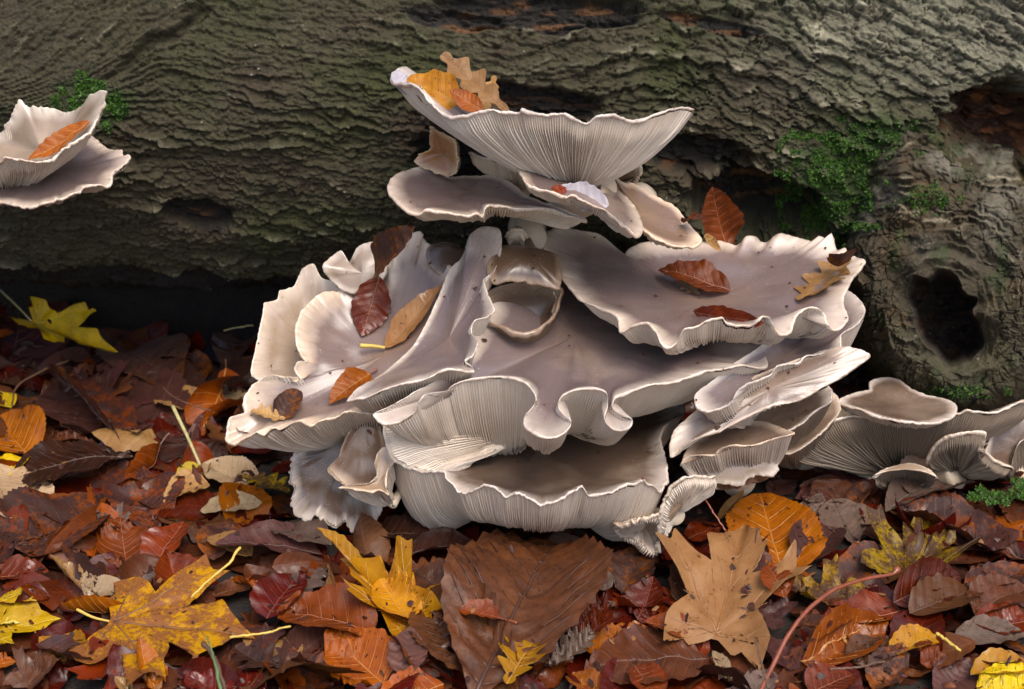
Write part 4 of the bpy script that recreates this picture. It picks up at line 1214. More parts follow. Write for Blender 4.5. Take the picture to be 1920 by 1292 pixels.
SEEDC = [0]
def litter_leaf(kind, b, t, tone, label, hb=0.0, ht=0.0, q=0.80, stalk=None, up=(0, 0, 1), stalkpx=None, **o):
    """leaf on the forest floor from base pixel b to tip pixel t, raised hb / ht centimetres above the heap"""
    SEEDC[0] += 1
    o.setdefault('seed', SEEDC[0] * 1.37)
    dr = np.random.default_rng(SEEDC[0] + 400)
    for k, v in (('fold', dr.uniform(4, 20)), ('curl', dr.uniform(0.2, 2.0)), ('bend', dr.uniform(-30, 35)), ('twist', dr.uniform(-25, 25)), ('wrinkle', dr.uniform(0.035, 0.075)), ('frill', 0.035)):
        o.setdefault(k, v)
    z = -0.005
    for it in range(3):
        bp = PZ(float(b[0]), float(b[1]), z + hb / 100); tp = PZ(float(t[0]), float(t[1]), z + ht / 100)
        L = np.linalg.norm(tp - bp)
        V, F, uv = leaf_planar(kind, np.random.default_rng(3), False)
        pv = leaf_deform(V, kind, L, o)
        fr = frame(bp, tp, np.array(up, float), o.get('roll', 0.0))
        w = pv @ fr.T + bp
        w[:, 2] -= hb / 100 if False else 0
        z = z + np.clip(settle(w, q), -0.02, 0.03) * 0.8 if it < 2 else z
    if stalkpx:
        pts = [PZ(float(p[0]), float(p[1]), z + (p[2] if len(p) > 2 else 0.5) / 100) for p in stalkpx]
        stalk = dict(stalk or {}); stalk['pts'] = np.array(pts)
    ob, w = put_leaf(kind, bp, tp, np.array(up, float), tone, label, o, stalk, lay=True)
    deposit(w)
    HERO.append((label, w.mean(0)))
    return ob
HERO = []

_bv, _bf, _n = [], [], 0
for v_, f_ in CAP_TRIS:
    _bv.append(v_); _bf.append(f_ + _n); _n += len(v_)
BVH_CAP = BVHTree.FromPolygons(np.vstack(_bv).tolist(), np.vstack(_bf).tolist())
def hit(px, py, bvh):
    d = ray(float(px), float(py)); d = d / np.linalg.norm(d)
    loc, nr, _, dist = bvh.ray_cast(Vector(CAM.tolist()), Vector(d.tolist()))
    if loc is None: return None
    nr = np.array(nr)
    if nr @ d > 0: nr = -nr
    return np.array(loc), nr

def cap_leaf(kind, b, t, tone, label, lift=0.25, hb=0.0, ht=0.0, depth=None, stalk=None, stalkpx=None, nrm=None, **o):
    """leaf resting on a mushroom cap: base and tip pixels are dropped on the cap they cover"""
    SEEDC[0] += 1
    o.setdefault('seed', SEEDC[0] * 1.37)
    for k, v in (('wrinkle', 0.07), ('frill', 0.05), ('pleat', 1.7), ('bend', 22 if SEEDC[0] % 2 else -14), ('twist', 25 if SEEDC[0] % 3 else -25), ('fold', 14)):
        o.setdefault(k, v)
    pts = []
    for (px, py), h in ((b, hb), (t, ht)):
        k = hit(px, py, BVH_CAP) if depth is None else None
        if k is None:
            d = depth if depth is not None else 2.0
            d = d if not isinstance(d, tuple) else d[len(pts)]
            pts.append((P(float(px), float(py), d / 100), np.array([0, -0.4, 0.9])))
        else:
            s = (lift + h) / 100
            pts.append((k[0] - ray(float(px), float(py)) * s, k[1]))
    n = pts[0][1] + pts[1][1] if nrm is None else np.array(nrm, float)
    n = n / np.linalg.norm(n)
    if stalkpx:
        sp = []
        for p in stalkpx:
            k = hit(p[0], p[1], BVH_CAP)
            sp.append(k[0] - ray(float(p[0]), float(p[1])) * (lift + (p[2] if len(p) > 2 else 0.1)) / 100 if k else P(float(p[0]), float(p[1]), 0.0))
        stalk = dict(stalk or {}); stalk['pts'] = np.array(sp)
    ob, w = put_leaf(kind, pts[0][0], pts[1][0], n, tone, label, o, stalk)
    return ob

# ------------------------------------------------------------------ deep litter: small dark broken leaves nobody could count
def under_cap(x, y):
    loc, nr, _, d = BVH_CAP.ray_cast(Vector((x, y, -0.10)), Vector((0, 0, 1)))
    return loc is not None and loc[2] < 0.075
VAR = {}
for kd in ('beech', 'oak', 'birch', 'chestnut', 'maple'):
    VAR[kd] = []
    for k in range(5 if kd == 'beech' else 3):
        rr = np.random.default_rng(50 + k + len(kd) * 7)
        V, F, uv = leaf_planar(kd, rr, False)
        o = dict(seed=rr.random() * 90, wrinkle=0.03 + 0.05 * rr.random(), frill=0.03, fold=rr.uniform(-10, 25), curl=rr.uniform(-1.5, 3.4), bend=rr.uniform(-50, 80), twist=rr.uniform(-60, 60), pleat=1.5)
        pv = leaf_deform(V, kd, 1.0, o)
        pv = pv - np.array([0.5, 0, pv[:, 2].mean()])
        VAR[kd].append((pv, F, uv))

def euler_m(rx, ry, rz):
    return np.array(Matrix.Rotation(rz, 3, 'Z') @ Matrix.Rotation(ry, 3, 'Y') @ Matrix.Rotation(rx, 3, 'X'))

def scatter_xy(n, rnd, m=0.38):
    out = []
    while len(out) < n:
        y = rnd.uniform(-0.31 if m < 0.5 else -0.40, 0.34)
        x = rnd.uniform(-1, 1) * (m + (y + 0.20) * 0.33)
        out.append((x, y))
    return out

def deep_litter(n=1950):
    rnd = np.random.default_rng(77)
    for tone in ('dark', 'brown', 'darkred'):
        vs, f4, f3, uvs, n0 = [], [], [], [], 0
        for x, y in scatter_xy(n // 3, rnd, 0.60):
            kd = rnd.choice(['beech', 'beech', 'birch', 'oak'])
            pv, F, uv = VAR[kd][rnd.integers(len(VAR[kd]))]
            M = euler_m(rnd.normal(0, 0.25), rnd.normal(0, 0.25), rnd.uniform(0, 6.28)) * rnd.uniform(0.03, 0.055)
            w = pv @ M.T + np.array([x, y, 0])
            w[:, 2] += min(settle(w, 0.6), -0.004)
            w = drape(w, 0.0005)
            deposit(w)
            vs.append(w); uvs.append(uv)
            for f in F: (f4 if f.shape[1] == 4 else f3).append(f + n0)
            n0 += len(w)
        fl = [np.concatenate(f4)] + ([np.concatenate(f3)] if f3 else [])
        ob = link("leaf_litter", mesh_np("leaf_litter", np.vstack(vs), fl), LM[tone])
        vattr(ob.data, "luv", np.vstack(uvs))
        tag(ob, {"dark": "blackish rotting leaf litter in the gaps under the fresh leaves", "brown": "brown broken leaf litter matted under the fresh fallen leaves", "darkred": "dark red decayed leaf litter between the fresh fallen leaves"}[tone], "leaf litter", kind="stuff")
deep_litter()

# ------------------------------------------------------------------ scattered single leaves of the litter
def scatter_leaves(n=250):
    rnd = np.random.default_rng(5)
    tones = ['russet'] * 9 + ['red'] * 1 + ['darkred'] * 2 + ['brown'] * 10 + ['dark'] * 2 + ['purple'] * 3 + ['rust'] * 7 + ['grey'] * 2 + ['tan'] * 4 + ['orange'] * 4 + ['gold']
    base = {}
    recs = []
    xy = scatter_xy(n * 3, rnd)
    k = 0
    for x, y in xy:
        if k >= n: break
        if under_cap(x, y): continue
        kd = rnd.choice(['beech', 'beech', 'beech', 'beech', 'birch', 'oak', 'chestnut', 'maple'])
        vi = int(rnd.integers(len(VAR[kd])))
        tone = tones[int(rnd.integers(len(tones)))]
        if y > 0.12: tone = ['brown', 'dark', 'rust', 'purple', 'darkred'][int(rnd.integers(5))]
        sc = {'beech': 0.052, 'birch': 0.046, 'oak': 0.056, 'chestnut': 0.062, 'maple': 0.058}[kd] * rnd.uniform(0.72, 1.2)
        pv, F, uv = VAR[kd][vi]
        rx, ry, rz = rnd.normal(0, 0.32), rnd.normal(0, 0.32), rnd.uniform(0, 6.28)
        if rnd.random() < 0.25: rx += math.pi
        M = euler_m(rx, ry, rz) * sc
        w = pv @ M.T + np.array([x, y, 0])
        dz = settle(w, 0.72)
        dz = min(dz, 0.004 - w[:, 2].mean(), 0.016 - w[:, 2].max())
        w[:, 2] += dz
        w = drape(w, 0.0006)
        deposit(w)
        loc = np.array([x, y, float(dz)])
        me = mesh_np(LEAFNAME[kd], (w - loc) @ M / sc ** 2 * sc, F)
        vattr(me, "luv", uv)
        o = link(LEAFNAME[kd], me, LM[tone])
        o.location = loc.tolist(); o.rotation_euler = (rx, ry, rz)
        recs.append((o, kd, tone, sc, np.array([x, y]), abs(rx) > 1.6))
        k += 1
    return recs
SCATTER = scatter_leaves()
# ------------------------------------------------------------------ single leaves one can point at, from the log forward
H = litter_leaf
# back left
H('chestnut', (335, 735), (228, 655), 'brown', "large flat brown leaf lying against the dark foot of the log", curl=0.4, wrinkle=0.02)
H('birch', (303, 668), (362, 672), 'rust', "small rounded rusty leaf on top of the flat brown leaf by the log", fold=2)
H('oak', (395, 655), (435, 625), 'brown', "brown crumpled leaf under the log just left of the frilled mushroom", curl=2.5, bend=40)
H('birch', (455, 640), (425, 690), 'brown', "folded brown leaf in the shade beside the frilled mushroom", curl=2, fold=25)
H('birch', (250, 620), (300, 655), 'darkred', "dark reddish leaf in deep shade at the foot of the log", curl=1)
H('oak', (45, 640), (92, 700), 'grey', "pale grey-purple leaf under the yellow maple leaf", curl=1)
H('maple', (60, 603), (218, 660), 'olive', "olive-yellow folded maple leaf on a long stalk at the left foot of the log", hb=6.6, ht=5.4, twist=0, bend=10, fold=40, curl=-0.8, roll=16, stalkpx=[(30, 572, 6.8), (0, 544, 7.0)], stalk={'tone': 'pale'}, wid=0.55)
H('chestnut', (10, 740), (38, 575), 'darkred', "large dark red curled leaf at the left border under the yellow maple stalk", hb=.6, ht=1.4, curl=3.0, roll=10, bend=30)
H('birch', (-12, 645), (26, 622), 'orange', "small orange scrap held inside the dark red curled leaf", hb=1.8, ht=2.4, curl=2)
H('chestnut', (372, 836), (112, 712), 'purple', "long dull brown leaf with a raised midrib at mid left", curl=0.9, fold=10, ht=0.8)
H('maple', (62, 745), (150, 850), 'brown', "tan-brown maple leaf half buried at mid left", curl=1.2, wrinkle=0.05)
H('chestnut', (238, 852), (104, 706), 'rust', "folded rusty black-mottled leaf standing on the long dull brown leaf", hb=0.6, ht=2.2, roll=38, curl=2.0, wid=0.75)
H('chestnut', (250, 860), (15, 905), 'dark', "wide blackish wet leaf with rusty flecks at the left", curl=0.6, wid=0.9)
H('birch', (385, 770), (294, 745), 'tan', "brown-tan rounded leaf behind the twisted orange leaf", curl=1.5, hb=.4, ht=.4)
H('oak', (360, 738), (466, 742), 'pale', "cream oak leaf lying behind the twisted orange leaf", fold=4, hb=.5, ht=.3)
H('beech', (424, 690), (384, 830), 'orange', "twisted spiral orange-brown beech leaf standing left of the largest cap", hb=3.0, ht=0.6, twist=300, curl=5.5, wid=0.85, up=(0.3, -0.6, 0.6), stalkpx=[(423, 673, 3.8)])
H('birch', (20, 765), (-15, 745), 'yellow', "bright yellow leaf corner at the left border above the orange leaf", hb=1, ht=1)
H('birch', (48, 858), (2, 900), 'yellow', "bright yellow leaf edge below the round orange leaf at the left border", hb=.8, ht=.5)
H('birch', (52, 852), (-6, 785), 'orange', "round tan-orange beech leaf at the left border with a pale midrib", hb=1.4, ht=2.0, curl=1.4, wid=1.15, roll=-12)
H('beech', (300, 835), (214, 938), 'russet', "curled pleated brown beech leaf standing on edge in the left litter", hb=2.4, ht=1.0, curl=4.8, roll=55, pleat=1.6, stalkpx=[(310, 820, 2.8), (318, 812, 3)])
H('beech', (300, 900), (365, 872), 'darkred', "small shiny dark red leaf beside the pale beige leaf", hb=.3, ht=.5)
H('birch', (375, 872), (333, 915), 'yellow', "lemon yellow leaf on a pale green stalk left of the largest cap", hb=2.2, ht=1.0, fold=30, curl=1.5, stalkpx=[(352, 820, 3.2), (324, 762, 4.4)], stalk={'tone': 'pale', 'r': 1.5})
H('chestnut', (500, 915), (380, 868), 'pale', "large pale beige leaf with dark dots tucked under the largest cap", curl=0.8, hb=.6, ht=1.4, wid=0.95)
H('birch', (390, 905), (308, 945), 'tan', "tan fan-pleated leaf beside the pale beige leaf", curl=1.2, pleat=2.5, hb=.8, ht=.3)
H('beech', (375, 958), (492, 942), 'pale', "beige long leaf with a dark midrib below the pale dotted leaf", curl=1.0, hb=.5, ht=.5)
H('oak', (455, 895), (540, 925), 'darkyellow', "dark yellow-black wet leaf under the largest cap", hb=.2, ht=.1)
# left foreground
H('birch', (-12, 880), (35, 985), 'pale', "pale beige speckled leaf standing at the left border", hb=1.4, ht=1.0, roll=-30, curl=1)
H('birch', (18, 1042), (196, 930), 'rust', "very large flat rust-brown leaf with dark mottling on the left", curl=0.5, wrinkle=0.02, wid=1.25, hb=.3, ht=.5)
H('chestnut', (300, 1000), (250, 885), 'rust', "rusty leaf hanging behind the red beech pair", curl=1, ht=1, hb=.2)
H('maple', (230, 985), (180, 965), 'grey', "spiky grey leaf tips poking out beside the large rust leaf", hb=.4, ht=.7)
H('beech', (238, 1068), (226, 978), 'russet', "rose-red beech leaf with pale veins, point up, right of the large rust leaf", hb=.5, ht=1.6, wid=1.3, stalk={'tone': 'red', 'len': .6})
H('beech', (290, 1068), (345, 978), 'russet', "brown-red shiny beech leaf leaning against the rose-red one", hb=.5, ht=1.8, wid=1.25, roll=-10)
H('beech', (400, 1050), (440, 985), 'rust', "dull rust-brown beech leaf behind the yellow stalk", curl=.8, wid=1.2)
H('beech', (472, 1042), (388, 1008), 'tan', "curled tan leaf under the purple-brown pointed leaf", hb=.3, ht=.6, curl=1.6)
H('beech', (605, 1040), (402, 1020), 'purple', "long purple-brown pointed leaf below the dim decaying mushroom", hb=.4, ht=1.6, curl=1.6, wid=0.8)
H('chestnut', (622, 1022), (512, 988), 'grey', "dull olive-brown leaf touching the decaying mushroom", curl=.6, hb=.2)
H('beech', (395, 1120), (478, 1095), 'brown', "flat brown leaf under the crumpled orange leaf", wid=1.1)
H('beech', (355, 1125), (312, 1034), 'red', "orange-red beech leaf with a small black hole, behind the spotted maple leaf", hb=.6, ht=2.0, wid=1.25, roll=6)
H('beech', (-30, 1075), (92, 1072), 'russet', "reddish brown wet leaf at the left border over the lemon maple leaf", hb=.7, ht=.9, wid=1.1)
H('beech', (95, 1120), (-20, 1130), 'darkred', "dark red leaf in shadow at the left border", hb=.3, ht=.3)
H('beech', (165, 1112), (92, 1038), 'tan', "upright tan leaf curling like a tongue in the left foreground", hb=.8, ht=3.2, curl=2.6, wid=0.8, roll=25)
H('birch', (155, 1118), (250, 1108), 'pale', "cream leaf showing behind the cupped orange leaf", hb=.5, ht=.5, fold=2)
H('maple', (-60, 1180), (112, 1160), 'yellow', "bright lemon yellow maple leaf at the left border", hb=.9, ht=1.3, curl=.6, wid=0.8)
H('maple', (205, 1165), (470, 1195), 'spotted', "big golden maple leaf with purple spots in the left foreground", hb=2.0, ht=1.6, fold=3, curl=0.2, bend=-12, twist=0, q=0.92, wrinkle=0.03, wid=1.1, stalk={'tone': 'yellow'})
H('beech', (252, 1135), (112, 1130), 'orange', "cupped orange beech leaf resting on the big golden maple leaf", hb=1.5, ht=1.5, curl=3.4, roll=38, pleat=1.4, bend=35, wid=1.05)
H('birch', (535, 1130), (432, 1092), 'orange', "tightly crumpled orange leaf in the middle left", hb=1.2, ht=1.2, curl=6.5, twist=120, pleat=3, wid=0.7, wrinkle=0.10)
H('maple', (50, 1290), (110, 1215), 'brown', "brown ribbed curled leaf at the lower left corner", hb=.8, ht=1.6, curl=1.8)
H('beech', (30, 1240), (-20, 1250), 'orange', "spotted orange scrap at the lower left border", hb=.8, ht=.8)
H('beech', (300, 1320), (262, 1195), 'orange', "folded bright orange leaf standing up at the bottom edge on the golden maple", hb=1.6, ht=4.2, curl=3.6, roll=30, wid=0.8)
H('beech', (250, 1300), (215, 1268), 'tan', "tan leaf tip at the bottom edge beside the folded orange leaf", hb=1.4, ht=2.2)
H('beech', (500, 1310), (345, 1275), 'darkred', "glossy dark red beech leaf at the bottom edge, left", hb=1.6, ht=1.6, curl=1.6, wid=1.3, roll=15)
H('oak', (545, 1262), (440, 1212), 'dark', "dark brown oak leaf right of the golden maple leaf", hb=.8, ht=.8)
# middle foreground
H('beech', (690, 1000), (806, 1000), 'dark', "round wet blackish leaf in the shade under the lowest mushroom", wid=1.3, hb=.2)
H('oak', (745, 1075), (842, 1060), 'brown', "brown oak leaf left of the ribbed chestnut leaf", hb=.2, ht=.3)
H('beech', (760, 1045), (895, 1020), 'dark', "dark wet leaf in the gap above the ribbed chestnut leaf")
H('oak', (545, 1135), (610, 1065), 'grey', "grey-purple leaf with thin dark veins in the middle left", hb=.4, ht=.6, fold=2)
H('birch', (500, 1160), (560, 1080), 'darkred', "dark red leaf between the crumpled orange leaf and the grey-purple leaf", hb=.4, ht=.8)
H('chestnut', (885, 1320), (1050, 1020), 'ribbed', "huge ribbed brown chestnut leaf with a thick midrib, bottom middle", hb=.8, ht=1.4, wid=0.86, fold=10, pleat=3.6, wrinkle=0.09, curl=1.0)
H('chestnut', (1010, 1210), (775, 1075), 'ribbed', "left leaflet of brown chestnut with raised ribs, lit along its edge", hb=.5, ht=1.2, wid=0.8, fold=16, pleat=3.0, roll=-12, wrinkle=0.06)
H('chestnut', (980, 1310), (800, 1110), 'ribbed', "lower ribbed brown leaflet sweeping to the bottom edge", hb=.9, ht=1.8, wid=0.75, fold=20, pleat=3.0, roll=-18, wrinkle=0.06)
H('birch', (700, 1190), (524, 1152), 'russet', "large round brown-red beech leaf left of the folded golden leaf", hb=1.2, ht=1.0, wid=0.95, curl=1.0)
H('maple', (780, 1175), (640, 1050), 'gold', "folded golden-orange maple leaf with upright points in the middle", hb=1.4, ht=3.2, fold=45, curl=1.5, wid=0.8, roll=-12)
H('beech', (690, 1090), (592, 990), 'gold', "narrow upright golden leaf lobe pointing to the upper left", hb=1.2, ht=3.6, fold=50, wid=0.55)
H('birch', (770, 1160), (712, 1085), 'gold', "tan-gold leaf piece beside the golden folded maple leaf", hb=1.2, ht=1.8, curl=1.2)
H('beech', (730, 1290), (618, 1188), 'orange', "broad orange-brown leaf leaning at the bottom, left of the ribbed leaf", hb=1.4, ht=2.6, wid=1.25, roll=-18, curl=1.2)
H('beech', (760, 1270), (770, 1175), 'purple', "purple-brown leaf with black dots beside the ribbed leaf", hb=1.0, ht=2.0)
H('beech', (832, 1282), (700, 1320), 'orange', "bright orange leaf at the bottom edge, middle", hb=1.6, ht=1.6, wid=1.2)
H('beech', (947, 1162), (856, 1140), 'red', "small dark red beech leaf lying on the ribbed chestnut leaf", hb=1.6, ht=1.9, wid=1.05, stalk={'tone': 'red', 'len': 1.0}, q=0.9)
H('oak', (950, 1282), (1000, 1205), 'gold', "small golden oak leaf on the lower end of the ribbed leaf", hb=2.0, ht=2.0, wid=1.3, q=.9)
H('birch', (1088, 1072), (1042, 1000), 'grey', "pale grey leaf hanging below the lowest mushroom", hb=.6, ht=1.6, curl=.6)
H('birch', (1148, 1100), (1078, 1080), 'grey', "bluish grey leaf beside the ribbed chestnut leaf", hb=.6, ht=.6)
H('birch', (1080, 1190), (1130, 1130), 'darkred', "dark plum leaf in the hollow right of the ribbed leaf", hb=.2)
H('beech', (1165, 1115), (1205, 1025), 'rust', "rust-brown pleated leaf under the ragged mushroom tail", hb=.5, ht=1.6, wid=1.2, pleat=1.6)
H('beech', (1195, 1180), (1225, 1080), 'darkred', "glossy dark red beech leaf standing below the ragged mushroom tail", hb=.8, ht=2.6, wid=1.2, curl=1.6, roll=-10)
H('beech', (1285, 1150), (1310, 1040), 'dark', "dark folded leaf left of the big tan maple leaf", hb=.8, ht=2.0, fold=35)
H('maple', (1340, 1200), (1400, 985), 'tan', "big tan maple leaf sprawling right of the ragged mushroom tail", hb=1.2, ht=2.6, wid=0.62, fold=14, curl=1.0, bend=-30)
H('oak', (1030, 1250), (1110, 1195), 'grey', "pinkish grey oak leaf with a nibbled edge at the bottom middle", hb=1.0, ht=1.2, wid=1.2)
H('beech', (1330, 1235), (1095, 1255), 'brown', "large wet brown beech leaf with pale shiny ribs at the bottom", hb=1.0, ht=1.0, wid=1.25, pleat=1.8, fold=2)
H('beech', (1135, 1300), (1060, 1268), 'orange', "small bright orange leaf at the bottom edge, right of the golden oak leaf", hb=1.6, ht=1.6, wid=1.2, stalk={'tone': 'red'})
H('birch', (1290, 1190), (1210, 1165), 'russet', "brown-red leaf above the large wet brown beech leaf", hb=.6, ht=.8)
H('beech', (1370, 1290), (1335, 1220), 'pale', "pale split leaf fragment at the bottom right of the wet beech leaf", hb=1.4, ht=2.0, fold=40, wid=0.7)
H('beech', (1345, 975), (1395, 918), 'tan', "narrow tan leaf standing under the cream mushroom foot", hb=.8, ht=2.2, wid=0.55)
H('birch', (1290, 1010), (1350, 985), 'darkred', "dark red leaf scrap beside the pale shell fragment", hb=.3, ht=.5)
# right foreground
H('chestnut', (1490, 935), (1655, 905), 'purple', "grey-brown ribbed leaf in the shade below the upturned gilled mushroom", hb=.4, ht=.7, curl=1.0)
H('birch', (1590, 965), (1630, 905), 'rust', "crumpled orange-brown ball of a leaf in the shade at right", hb=.8, ht=2.0, curl=5, wrinkle=.12)
H('chestnut', (1660, 960), (1810, 900), 'grey', "bluish grey dull leaf under the low gilled mushrooms", hb=.3, ht=.7)
H('birch', (1445, 930), (1490, 900), 'purple', "purple-grey leaf behind the broad copper leaf", hb=.4, ht=.8)
H('beech', (1510, 975), (1540, 930), 'grey', "grey crinkled leaf between the copper leaf and the ribbed shade leaf", hb=.2, ht=.6, curl=2)
H('birch', (1470, 1080), (1425, 925), 'orange', "broad copper-brown leaf behind the big tan maple leaf", hb=.6, ht=2.0, curl=1.0, wid=.95)
H('chestnut', (1620, 1030), (1560, 935), 'grey', "grey-purple ribbed leaf with a pale midrib right of the copper leaf", hb=.4, ht=1.0, wid=.9, pleat=1.6)
H('birch', (1500, 1050), (1570, 990), 'purple', "dark plum pointed leaf in front of the grey ribbed leaf", hb=.4, ht=.6)
H('chestnut', (1940, 1052), (1682, 945), 'rust', "long rust-red leathery leaf curling at the right border", hb=.9, ht=1.6, curl=2.0, wid=0.75, roll=14)
H('maple', (1695, 1090), (1760, 985), 'darkyellow', "brown maple leaf with yellow flecks at the right", hb=.5, ht=1.0, wid=.95)
H('maple', (1590, 1140), (1465, 1090), 'darkyellow', "yellow and brown blotched maple leaf behind the long red stalk", hb=.5, ht=.8)
H('oak', (1420, 1030), (1455, 1180), 'purple', "dark purple oak leaf hanging over the big tan maple leaf", hb=3.0, ht=1.6, wid=0.85, curl=1.5, stalk={'tone': 'brown'})
H('beech', (1470, 1120), (1440, 1060), 'russet', "reddish leaf edge showing between the tan maple and the purple oak leaf", hb=.5, ht=.6)
H('birch', (1690, 1145), (1545, 1158), 'russet', "salmon-red beech leaf with two grey spots right of the long stalk", hb=.9, ht=.9, wid=.85, stalk={'tone': 'red', 'len': .6})
H('beech', (1675, 1130), (1800, 1080), 'darkred', "shiny dark red cupped beech leaf above the salmon-red one", hb=1.2, ht=1.2, curl=3.2, roll=30, pleat=1.5)
H('beech', (1705, 1150), (1842, 1108), 'brown', "brown ribbed beech leaf in the middle right", hb=.9, ht=.9, pleat=1.6)
H('beech', (1810, 1105), (1930, 1062), 'rust', "orange-brown pleated leaf at the right border", hb=1.3, ht=1.3, pleat=1.8, wid=.85)
H('beech', (1815, 1150), (1935, 1100), 'brown', "brown pleated leaf under the orange-brown one at the right border", hb=.8, ht=.9, pleat=1.6)
H('beech', (1825, 1165), (1950, 1160), 'red', "smooth red leaf at the right border, below the pleated leaves", hb=1.0, ht=1.0, wid=1.1)
H('beech', (1500, 1255), (1665, 1165), 'orange', "orange leaf folded lengthwise like a boat near the long stalk", hb=1.2, ht=1.6, fold=48, roll=24, curl=1.5)
H('birch', (1600, 1245), (1680, 1200), 'brown', "tan-brown crinkled leaf beside the boat-shaped orange leaf", hb=.8, ht=1.0, curl=1.5)
H('beech', (1670, 1230), (1760, 1195), 'gold', "dull yellow leaf in the right foreground", hb=.9, ht=.9)
H('beech', (1790, 1190), (1930, 1190), 'grey', "greyish brown mottled leaf in the right foreground", hb=.9, ht=1.2, wid=1.05)
H('beech', (1785, 1260), (1712, 1225), 'red', "small wine-red beech leaf in the right foreground", hb=1.2, ht=1.4, wid=1.15)
H('beech', (1840, 1250), (1752, 1298), 'purple', "pinkish mauve beech leaf with clear veins at the bottom right", hb=1.6, ht=1.4, wid=1.3)
H('beech', (1640, 1300), (1690, 1225), 'rust', "rust-red crisp leaf at the bottom edge, right of the boat-shaped leaf", hb=1.4, ht=1.8, curl=2)
H('birch', (1520, 1300), (1600, 1265), 'russet', "russet leaf at the bottom edge beneath the boat-shaped leaf", hb=1.4, ht=1.4)
H('beech', (1820, 1265), (1940, 1250), 'gold', "golden serrated leaf at the lower right corner", hb=1.4, ht=1.4, wid=1.0)
H('beech', (1830, 1300), (1945, 1285), 'yellow', "yellow-orange leaf strip at the very bottom right corner", hb=1.4, ht=1.4)
H('birch', (1400, 1300), (1455, 1262), 'grey', "whitish torn leaf at the bottom edge left of the long stalk", hb=1.4, ht=1.8)
H('beech', (1190, 1250), (1240, 1320), 'russet', "brown-red leaf slipping out of the bottom edge, middle right", hb=.8, ht=.8)

# ------------------------------------------------------------------ leaves lying on the mushrooms
K = cap_leaf
K('beech', (712, 518), (678, 630), 'russet', "brick-red beech leaf lying flat on the largest left cap", wid=0.95, fold=-4, curl=-0.6, lift=.3)
K('beech', (702, 520), (778, 424), 'rust', "long dry brown leaf propped at the top of the largest left cap", wid=0.62, curl=2.2, lift=.5)
K('beech', (722, 652), (828, 532), 'tan', "curled tan leaf with a yellow stalk on the tongue-shaped cap", wid=0.55, curl=4.5, pleat=1.6, lift=.4, stalkpx=[(700, 649, .3), (675, 648, .5)], stalk={'tone': 'yellow', 'r': 1.6})
K('beech', (694, 700), (618, 758), 'orange', "bright orange beech leaf near the front rim of the largest left cap", wid=0.85, curl=1.6, roll=-14, lift=.45, stalk={'tone': 'red', 'len': .6})
K('oak', (535, 785), (470, 770), 'tan', "curled tan oak leaf on the left lobe of the largest cap", wid=1.1, curl=2.4, lift=.5)
K('birch', (520, 785), (562, 732), 'rust', "crumpled brown leaf beside the curled tan oak leaf", wid=.8, curl=2.5, lift=.3, wrinkle=.08)
K('birch', (505, 815), (448, 808), 'rust', "rust-orange leaf scrap at the lower left rim of the largest cap", wid=.8, curl=2.0, lift=.3)
K('oak', (955, 212), (828, 102), 'tan', "tan oak leaf with long lobes standing in the tall funnel mushroom", depth=(4.5, 7.5), wid=0.62, fold=16, curl=1.2, nrm=(0.35, -0.8, 0.4), stalk=None)
K('oak', (900, 218), (928, 142), 'tan', "second tan oak lobe standing beside the long-lobed oak leaf", depth=(6, 7.5), wid=0.75, fold=10, nrm=(-0.2, -0.9, 0.35))
K('birch', (858, 195), (765, 145), 'gold', "speckled golden-brown leaf in the left end of the tall funnel mushroom", depth=(4, 5.5), wid=.85, curl=1.0, nrm=(0.1, -0.75, 0.65))
K('beech', (905, 208), (842, 168), 'orange', "vivid orange-red leaf tip poking out of the tall funnel mushroom", depth=(2.6, 3.6), wid=.85, curl=1.4, nrm=(0.2, -0.8, 0.5))
K('birch', (762, 178), (742, 132), 'white', "whitish folded leaf at the left tip of the tall funnel mushroom", depth=(4.6, 6.5), wid=.7, nrm=(0.3, -0.8, 0.5))
K('beech', (1142, 385), (1045, 350), 'white', "lilac-white leaf lying in the small tilted mushroom", wid=.85, curl=0.8, lift=.5, nrm=(0.0, -0.75, 0.66))
K('birch', (1062, 362), (1034, 350), 'red', "red-brown leaf tip beside the lilac-white leaf", wid=.8, lift=.35, nrm=(0, -0.7, 0.7))
K('beech', (1368, 472), (1335, 350), 'russet', "upright brown beech leaf leaning against the log behind the right bowl", depth=(9.5, 9), wid=0.92, curl=1.6, nrm=(0.15, -0.9, 0.3), stalk={'tone': 'brown', 'len': .3})
K('beech', (1370, 545), (1232, 508), 'russet', "glossy red-brown wet leaf in the middle of the right bowl mushroom", wid=.85, curl=1.0, lift=.5, ht=.4)
K('oak', (1265, 518), (1310, 552), 'pale', "pale lobed leaf under the glossy wet leaf in the right bowl", wid=.8, lift=.3)
K('beech', (1300, 584), (1432, 606), 'red', "orange-red leaf curled behind the front rim of the right bowl", wid=.62, curl=2.2, lift=.6, roll=30)
K('oak', (1592, 480), (1500, 562), 'tan', "tan oak leaf on the right wall of the big bowl mushroom", wid=0.95, curl=1.2, lift=.6)
K('birch', (1572, 500), (1594, 470), 'rust', "small rust-brown leaf tip above the tan oak leaf", wid=.7, lift=.7)
K('beech', (168, 226), (52, 300), 'orange', "orange-brown beech leaf lying in the upper mushroom on the left of the log", wid=.55, curl=2.0, lift=.5, roll=-14)
K('birch', (1282, 418), (1318, 408), 'rust', "rusty crumbling scrap on the torn tip of the oval mushroom", wid=.8, curl=2.5, lift=.3, wrinkle=.12)
K('birch', (1320, 440), (1352, 470), 'tan', "small tan leaf crumb at the foot of the upright brown leaf", depth=(6, 6), wid=.5, curl=2.5, nrm=(0, -0.7, 0.7))

